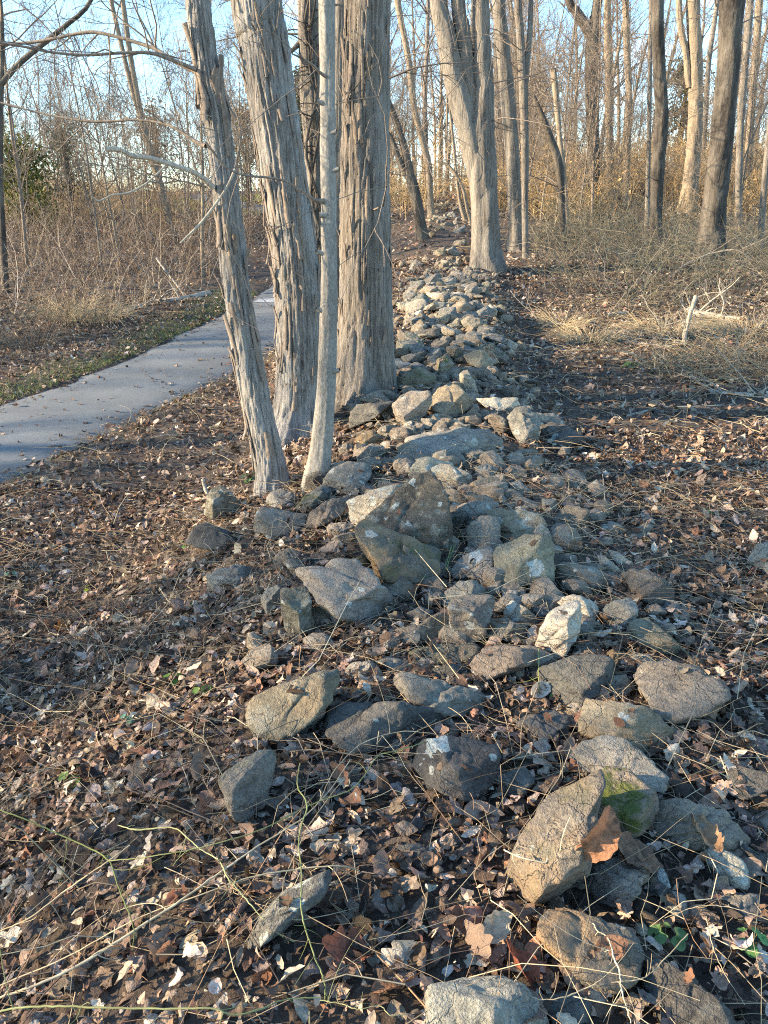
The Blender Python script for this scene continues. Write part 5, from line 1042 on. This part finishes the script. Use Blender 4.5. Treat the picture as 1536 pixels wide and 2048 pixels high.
V2 = strands(n, np.stack([x, y, Hh(x, y) - .005], 1), g.uniform(.03, .08, n), d, d * [[.6, .6, -.4]], g.uniform(.001, .002, n), pal([(.15, .15, .06), (.24, .20, .10), (.30, .24, .14)], n, g), g, 3, .05)
stuff('grass', 'short sparse green grass on the verges of the path', 'grass', [V1, V2])
n = 3600; y = g.uniform(34, 60, n); x = g.uniform(-18, -1, n); k_ = ~on_path(x, y); x, y = x[k_], y[k_]; n = len(x); d = np.stack([g.normal(0, .3, n), g.normal(0, .3, n), np.ones(n)], 1)
stuff('lawn', 'sunlit green lawn far behind the left trees', 'lawn', [strands(n, np.stack([x, y, Hh(x, y) - .01], 1), g.uniform(.1, .2, n), d, d * .3, g.uniform(.02, .04, n), pal([(.13, .17, .04), (.17, .19, .06), (.21, .20, .07)], n, g), g, 3, .05)])
# logs and sticks
def log(name, label, pts, lift, mk='dead_wood', k=10, twigs=0, seed=0):
    P, rad = [], []; G0, _ = hit(pts[0][0], pts[0][1])
    for i, (u, v, w, *e) in enumerate(pts):
        up = e[0] if e else 0; G, t = hit(u, v + up); d = ray(u, v); tt = G[1] / d[1]; P.append(CAM + d * tt); rad.append(w / 2 / F * tt)
    S = spline(np.concatenate([np.array(P), np.array(rad)[:, None]], 1), 5 * len(pts)); gg = rs(seed); S[:, :3] += gg.normal(0, .12, (len(S), 3)) * S[:, 3:4]
    tb = Tub(); tb.add(S[:, :3], S[:, 3], k)
    root = empty(name, G0, label, 'branch'); obj('stem', tb.build('stem', M[mk], G0), root)
    for e_ in (0, -1): 
        pass
    if twigs:
        tb = Tub()
        for q_ in range(twigs):
            i = gg.integers(1, len(S) - 1); grow(tb, S[i, :3], norm(gg.normal(0, 1, 3) * [1, .6, .5] + [0, 0, .5]), gg.uniform(.25, .8), max(S[i, 3] * .3, .004), 0, gg, .02, (2, 2), .002)
        obj('twig', tb.build('twig', M[mk], G0), root)
log('fallen_log', 'grey fallen log with bare branches at the edge of the left thicket', [(418, 588, 14), (380, 597, 15), (345, 602, 14), (310, 604, 10), (280, 612, 8), (250, 624, 6)], 0, 'dead_wood', twigs=9, seed=1)
log('fallen_branch', 'thin fallen branch crossing below the left log', [(300, 606, 8), (285, 612, 8), (265, 618, 7), (252, 627, 6)], 0, twigs=3, seed=2)
log('fallen_branch', 'pale branch arching over the left thicket toward the path', [(312, 515, 4, 60), (330, 540, 4, 40), (350, 565, 4, 20), (368, 590, 4)], 0, seed=21)
log('fallen_log', 'pale barkless log on the right, largest of the fallen wood', [(1376, 622, 18), (1400, 630, 16), (1440, 635, 14), (1482, 641, 12)], 0, twigs=5, seed=3)
log('fallen_log', 'sunlit short log before the upright broken stick', [(1252, 686, 9), (1290, 690, 11), (1320, 694, 12), (1345, 697, 10)], 0, seed=4)
log('broken_stick', 'broken stick leaning upright beside the pale log', [(1366, 694, 9), (1372, 660, 9, 34), (1381, 628, 8, 66), (1392, 592, 8, 102)], 0, twigs=4, seed=5)
log('fallen_branch', 'white forked stick lying right of the upright broken stick', [(1416, 670, 5), (1436, 676, 5), (1452, 681, 4)], 0, seed=6)
log('fallen_branch', 'thin tan branch on the leaves below the stem pile', [(1250, 833, 5), (1285, 824, 5), (1320, 815, 4), (1400, 813, 3), (1470, 808, 3)], 0, seed=7)
log('fallen_branch', 'short tan log at the far side of the right clearing', [(1215, 630, 8), (1235, 628, 9), (1258, 626, 7)], 0, seed=8)
log('fallen_branch', 'thin branch resting along the near edge of the path', [(398, 769, 3), (420, 765, 4), (445, 762, 4), (462, 761, 3)], 0, seed=9)
log('fallen_branch', 'long arching pale branch over the right thicket', [(1335, 560, 4), (1370, 530, 4, 20), (1420, 508, 3, 40), (1470, 500, 3, 45), (1505, 520, 3, 25)], 0, twigs=3, seed=10)
log('fallen_branch', 'dark fallen branch in the brush before the stout dark trunk', [(1230, 545, 5), (1262, 528, 7, 6), (1300, 520, 7, 8), (1345, 512, 5, 8)], 0, 'bark_dark', twigs=4, seed=11)
log('fallen_log', 'weathered blue-grey log at the right edge below the stem pile', [(1412, 784, 11), (1450, 788, 13), (1495, 792, 13), (1560, 796, 12)], 0, twigs=6, seed=31)
log('fallen_branch', 'pale twiggy branch lying behind the sunlit short log', [(1290, 657, 6), (1325, 655, 7), (1368, 660, 5)], 0, twigs=4, seed=32)
log('fallen_branch', 'crooked grey branch low in the brush right of the pale log', [(1445, 600, 5), (1475, 612, 6), (1510, 606, 5), (1550, 618, 5)], 0, twigs=5, seed=33)
log('fallen_branch', 'thin pale branch between the wall and the right brush', [(1085, 655, 4), (1110, 648, 5), (1150, 652, 4)], 0, twigs=3, seed=34)
log('stake', 'short broken stake beside the angular olive stone', [(418, 998, 8), (412, 980, 8, 18), (405, 958, 7, 40)], 0, seed=12)
log('fallen_branch', 'curved pale stick right of the dark orange-ended boulder', [(1332, 1108, 6), (1350, 1130, 6), (1365, 1160, 6), (1375, 1190, 6), (1392, 1210, 6), (1394, 1222, 5)], 0, seed=13)
log('fallen_branch', 'thin tan stick under the long flat slab', [(1035, 905, 4), (1060, 910, 5), (1080, 918, 4)], 0, seed=14)
# vines and stems of the foreground; the last number of each point is the share of the way to the ground
def vine(label, pts, colr, seed=0, k=6, name='vine', leaves=0):
    P, rad = [], []
    for (u, v, w, f) in pts:
        G, t = hit(u, v); d = ray(u, v); P.append(CAM + d * t * f); rad.append(w / 2 / F * t * f)
    S = spline(np.concatenate([np.array(P), np.array(rad)[:, None]], 1), 6 * len(pts)); gg = rs(seed); S[:, :3] += gg.normal(0, .0006, (len(S), 3)); S[:, 3] *= .52; G0 = S[-1, :3].copy()
    V, Q = tubes((S[:, :3] - G0)[None], S[:, 3][None], k)
    for q_ in range(len(pts) - 1):
        i = gg.integers(2, len(S) - 2); t_ = norm(S[i + 1, :3] - S[i - 1, :3]); dd = norm(t_ * gg.uniform(-.2, .9) + norm(gg.normal(0, 1, 3))); L_ = gg.uniform(.015, .10) * (2.2 if q_ % 3 == 0 else .8); b2 = norm(gg.normal(0, 1, 3)); ss = np.linspace(0, 1, 7)[:, None]
        V2, Q2 = tubes((S[i, :3] - G0 + dd * L_ * ss + b2 * L_ * .5 * ss ** 2)[None], (S[i, 3] * np.linspace(.6, .25, 7))[None], 4); Q = np.concatenate([Q, Q2 + len(V)]); V = np.concatenate([V, V2])
    c = np.array(colr)[None] * (1 + .25 * fbm(np.arange(len(V)) * .07, seed, 0, 3, 2))[:, None]
    return obj(name, mesh_np(name, V, Q, M['stem'], np.clip(c, .01, 1)), None, G0, label=label, category='vine', group='vines over the foreground')
GR = (.17, .185, .075); YG = (.34, .33, .15); TN = (.42, .33, .20); PA = (.52, .44, .30); DK = (.22, .16, .11)
vine('green zigzag vine stem rising in the lower centre-left', [(600, 1527, 4, .86), (595, 1570, 5, .86), (614, 1610, 6, .87), (603, 1650, 5, .88), (597, 1690, 5, .89), (603, 1745, 5, .9), (602, 1815, 6, .92), (615, 1870, 6, .94), (632, 1920, 6, .95), (648, 1960, 6, .96), (650, 2000, 6, .985)], GR, 1)
vine('green vine arching from the lower left up to the white-cornered block', [(905, 1465, 3, .93), (850, 1485, 4, .91), (790, 1502, 4, .89), (755, 1513, 4, .88), (730, 1550, 4, .88), (700, 1580, 4, .88), (650, 1598, 4, .88), (600, 1620, 4, .88), (520, 1660, 4, .87), (400, 1695, 4, .86), (300, 1713, 4, .86), (217, 1722, 5, .86)], GR, 2)
vine('yellow-green kinked vine at the left below the egg-shaped stone', [(236, 1650, 4, .88), (276, 1660, 5, .88), (342, 1655, 5, .88), (375, 1675, 5, .88), (400, 1698, 5, .89), (437, 1720, 5, .9), (455, 1755, 5, .91), (485, 1790, 5, .92), (520, 1830, 5, .94), (560, 1870, 5, .97), (612, 1892, 5, .985)], YG, 3)
vine('dark green vine stem crossing the left bottom corner', [(0, 1620, 5, .86), (60, 1642, 6, .86), (110, 1665, 6, .86), (165, 1690, 6, .87), (217, 1720, 6, .87), (235, 1770, 5, .88), (255, 1820, 5, .9), (268, 1860, 4, .92), (265, 1900, 4, .95)], (.11, .13, .04), 4)
vine('long tan stem running diagonally up from the left edge', [(0, 1862, 5, .9), (60, 1835, 6, .89), (140, 1775, 6, .88), (217, 1722, 5, .87), (260, 1690, 4, .87)], TN, 5)
vine('grey-tan stem slanting from the bottom left to the centre', [(0, 1995, 9, .93), (60, 1975, 10, .93), (130, 1945, 12, .94), (200, 1905, 11, .94), (270, 1860, 10, .93), (370, 1795, 9, .92), (440, 1745, 7, .91), (520, 1690, 6, .9), (600, 1640, 5, .89), (660, 1580, 4, .88), (700, 1520, 3, .88)], (.34, .29, .20), 6)
vine('second long stem arching low across the bottom left', [(-10, 1975, 6, .95), (130, 1915, 5, .94), (270, 1840, 5, .93), (400, 1790, 5, .92), (500, 1755, 5, .92), (600, 1738, 6, .93), (680, 1732, 6, .94), (720, 1742, 5, .96)], TN, 7)
vine('thick green vine lying along the very bottom left', [(-10, 2026, 8, .9), (40, 2015, 8, .9), (120, 2012, 8, .91), (220, 2016, 8, .92), (330, 2018, 7, .93), (420, 2016, 7, .93), (470, 2030, 6, .94), (520, 2018, 7, .94), (570, 2000, 5, .95), (640, 1995, 5, .96)], (.19, .20, .085), 8)
vine('thin green shoot branching along the bottom centre', [(640, 2000, 4, .95), (690, 2010, 3, .95), (715, 2018, 3, .95), (760, 2012, 3, .95), (782, 2032, 3, .95), (815, 2028, 2, .96)], YG, 9)
vine('pale curled tendril above the orange-faced boulder', [(1186, 1846, 3, .93), (1196, 1862, 4, .93), (1212, 1872, 5, .93), (1222, 1890, 5, .93), (1228, 1916, 6, .93), (1238, 1940, 6, .93), (1242, 1975, 5, .95), (1252, 2010, 5, .96), (1262, 2045, 5, .97)], PA, 10)
vine('pale looping root over the long mossy boulder', [(1008, 1700, 6, .90), (1035, 1712, 6, .90), (1088, 1725, 6, .90), (1096, 1715, 6, .90), (1115, 1712, 6, .90), (1145, 1727, 5, .92), (1170, 1748, 5, .95)], PA, 11)
vine('thin straw stem rising beside the long mossy boulder', [(1028, 1702, 3, .93), (1060, 1650, 3, .92), (1095, 1590, 3, .91), (1118, 1555, 3, .91), (1130, 1525, 3, .91), (1142, 1492, 2, .91)], TN, 12)
vine('pale root looping across below the orange-faced boulder', [(1050, 1990, 3, .95), (1090, 2000, 4, .95), (1140, 1990, 5, .95), (1190, 1970, 5, .95), (1250, 1962, 5, .95), (1290, 1955, 4, .95), (1330, 1918, 4, .95), (1375, 1868, 4, .95)], TN, 13)
vine('thin tan stem curving in the lower right corner', [(1412, 1832, 3, .95), (1425, 1890, 3, .95), (1445, 1940, 3, .95), (1470, 1980, 3, .96), (1490, 2010, 3, .97)], TN, 14)
vine('straw stem bending over the flat dark slab at right', [(1330, 1836, 3, .96), (1400, 1812, 3, .95), (1460, 1815, 3, .95), (1540, 1840, 3, .95)], TN, 15)
vine('pale stem lying along the foot of the big rounded boulder', [(1328, 1446, 3, .97), (1370, 1440, 3, .97), (1420, 1443, 4, .97), (1462, 1473, 3, .97), (1500, 1462, 3, .97), (1540, 1472, 3, .97)], TN, 16)
vine('green stem standing before the dark grey block', [(1078, 1296, 4, .955), (1077, 1330, 5, .96), (1078, 1370, 5, .97), (1080, 1392, 5, .99)], (.20, .22, .07), 17)
vine('olive shoot standing behind the low brownish slab', [(1200, 1130, 3, .97), (1194, 1165, 4, .975), (1188, 1192, 4, .99)], (.18, .20, .06), 18)
vine('green shoots growing beside the tall pointed stone', [(922, 1062, 3, .96), (908, 1095, 3, .965), (892, 1140, 3, .97)], (.20, .24, .08), 19)
vine('second green shoot beside the tall pointed stone', [(905, 1060, 3, .96), (902, 1095, 3, .965), (890, 1138, 3, .97)], (.20, .24, .08), 20)
vine('thin brown stem over the long dark stone', [(680, 1373, 3, .97), (760, 1390, 3, .965), (830, 1402, 3, .96), (880, 1408, 3, .96), (920, 1430, 3, .96), (945, 1462, 3, .97)], TN, 21)
vine('arching tan stem below the long dark stone', [(640, 1600, 3, .94), (670, 1540, 3, .93), (720, 1490, 3, .93), (790, 1465, 3, .93), (850, 1465, 3, .94), (890, 1475, 2, .95)], TN, 22)
vine('thin arching stem over the leaves right of the pile', [(1040, 1050, 2, .96), (1080, 1030, 3, .95), (1110, 1012, 3, .95), (1135, 985, 2, .95), (1138, 950, 2, .95)], TN, 23)
vine('dry loop of stem on the leaves right of the pile', [(1146, 995, 3, .97), (1160, 1015, 3, .965), (1190, 1030, 3, .965), (1210, 1020, 3, .965), (1205, 948, 2, .96)], PA, 24)
vine('pale stem from the olive stone across the clearing', [(1260, 1000, 3, .98), (1310, 1015, 3, .975), (1350, 1012, 3, .975), (1378, 990, 3, .975), (1372, 968, 2, .975)], TN, 25)
# low green seedlings
def seedling(label, u, v, n, s, colr, seed):
    gg = rs(seed); G, t = hit(u, v); a = np.arange(n) * 2.4 + gg.uniform(0, 6); pos = np.stack([np.cos(a) * s * .7, np.sin(a) * s * .7, gg.uniform(.02, .06, n)], 1)
    nr = np.stack([np.cos(a) * .5, np.sin(a) * .5, np.ones(n)], 1); V, Qs, C = leaf_batch(OV_H, pos, nr, np.full(n, s) * gg.uniform(.7, 1.2, n), np.full(n, 1.5), gg.normal(.3, .3, n), gg.normal(.2, .3, n), np.array(colr)[None] * gg.uniform(.8, 1.2, (n, 1)), gg)
    o = obj('seedling', None, None, G, label=label, category='plant', group='green seedlings in the litter')
    obj('leaf', mesh_np('leaf', V, Qs, M['green_leaf'], C), o)
    tb = Tub(); [tb.add(np.array([[0, 0, 0], p_ * .5 + [0, 0, .01], p_]), [.0015, .0012, .001], 3, np.array((.2, .2, .08))) for p_ in pos]; obj('stem', tb.build('stem', M['stem']), o)
for i, (lab, u, v, n, s, c_) in enumerate([('two bright green leaves below the dark grey block', 1108, 1398, 3, .03, (.10, .26, .05)), ('yellow-green seedling in the left litter', 178, 1190, 2, .035, (.25, .30, .03)), ('blue-green leaf pair at the left edge', 25, 1160, 3, .04, (.10, .22, .13)),
    ('small green seedling below the flat slab', 372, 1100, 4, .03, (.08, .18, .05)), ('yellow-green sprig left of the oblong block', 380, 1222, 3, .03, (.28, .30, .03)), ('green blades left of the olive boulder', 348, 1370, 3, .045, (.12, .22, .04)), ('green sprig farther left of the olive boulder', 405, 1395, 4, .04, (.14, .22, .05)),
    ('bluish seedling in the left foreground litter', 265, 1450, 4, .04, (.09, .19, .12)), ('green leaves beside the dark humped corner stone', 1330, 1900, 6, .04, (.12, .20, .07)), ('pair of green leaves in the lower right corner', 1495, 1908, 5, .035, (.11, .24, .07)), ('ivy sprig at the foot of the slim peeling trunk', 500, 965, 7, .06, (.10, .17, .06)),
    ('green sprig on the litter right of the flat slab slope', 1260, 735, 9, .10, (.08, .15, .05)), ('moss-green leaf low in the left corner', 150, 1560, 3, .05, (.10, .16, .03)), ('tiny yellow leaf stuck at the foot of the slim trunk', 518, 985, 2, .035, (.55, .5, .05)), ('green leaf right of the stone pile', 1410, 1035, 2, .04, (.08, .22, .05))]):
    seedling(lab, u, v, n, s, c_, 60 + i)

# every sapling and far tree gets the place where it is seen
MARKS = [(0, 'left edge'), (340, 'pale sapling pair'), (455, 'slim peeling trunk'), (590, 'thick shaggy trunk'), (735, 'thickest trunk'), (840, 'dark bent tree'), (970, 'forked grey tree'), (1030, 'straight grey trunk'), (1125, 'vine-wrapped snag'), (1188, 'dark Y-forked trunk'), (1312, 'dark crooked trunk'), (1380, 'flare-footed tree'), (1430, 'stout dark trunk'), (1537, 'right edge')]
NTH = ['nearest', 'second nearest', 'third nearest', 'fourth nearest', 'fifth nearest', 'sixth nearest', 'seventh nearest', 'eighth nearest', 'ninth nearest', 'tenth nearest', 'eleventh nearest', 'twelfth nearest', 'thirteenth nearest', 'fourteenth nearest', 'fifteenth nearest', 'sixteenth nearest', 'seventeenth nearest', 'eighteenth nearest', 'nineteenth nearest', 'twentieth nearest'] + ['%s nearest' % q_ for q_ in ('twenty-first', 'twenty-second', 'twenty-third', 'twenty-fourth', 'twenty-fifth', 'twenty-sixth', 'twenty-seventh', 'twenty-eighth', 'twenty-ninth', 'thirtieth')]
bins = {}
for o in list(col.objects):
    if o.parent is None and o.get('group') in ('saplings in the left thicket', 'far trees on the left', 'saplings at the crest', 'far trees beyond the crest', 'saplings on the right hillside', 'far trees on the right hillside', 'shrubs on the right hillside', 'shrubs at the crest', 'shrubs on the left bank'):
        p_ = np.array(o.location) - CAM; f_ = np.array([0, math.cos(PITCH), -math.sin(PITCH)]); u_ = 768 + F * p_[0] / (p_ @ f_)
        if not 0 <= u_ < 1537: o['label'] = 'bare %s just outside the frame' % o['category']; o['group'] = 'wood beyond the frame'; continue
        k_ = max(i_ for i_, m_ in enumerate(MARKS) if m_[0] <= u_); bins.setdefault((k_, o.name.split('.')[0]), []).append((p_[1], o))
for (k_, sap_), L_ in bins.items():
    for i_, (_, o) in enumerate(sorted(L_, key=lambda q_: q_[0])):
        o['label'] = '%s %s seen between the %s and the %s' % (NTH[min(i_, 29)], {'sapling': 'thin sapling', 'shrub': 'tan shrub'}.get(sap_, 'bare background tree'), MARKS[k_][1], MARKS[k_ + 1][1])
print('TRIS', sum(sum(p_.loop_total - 2 for p_ in me.polygons) for me in bpy.data.meshes))
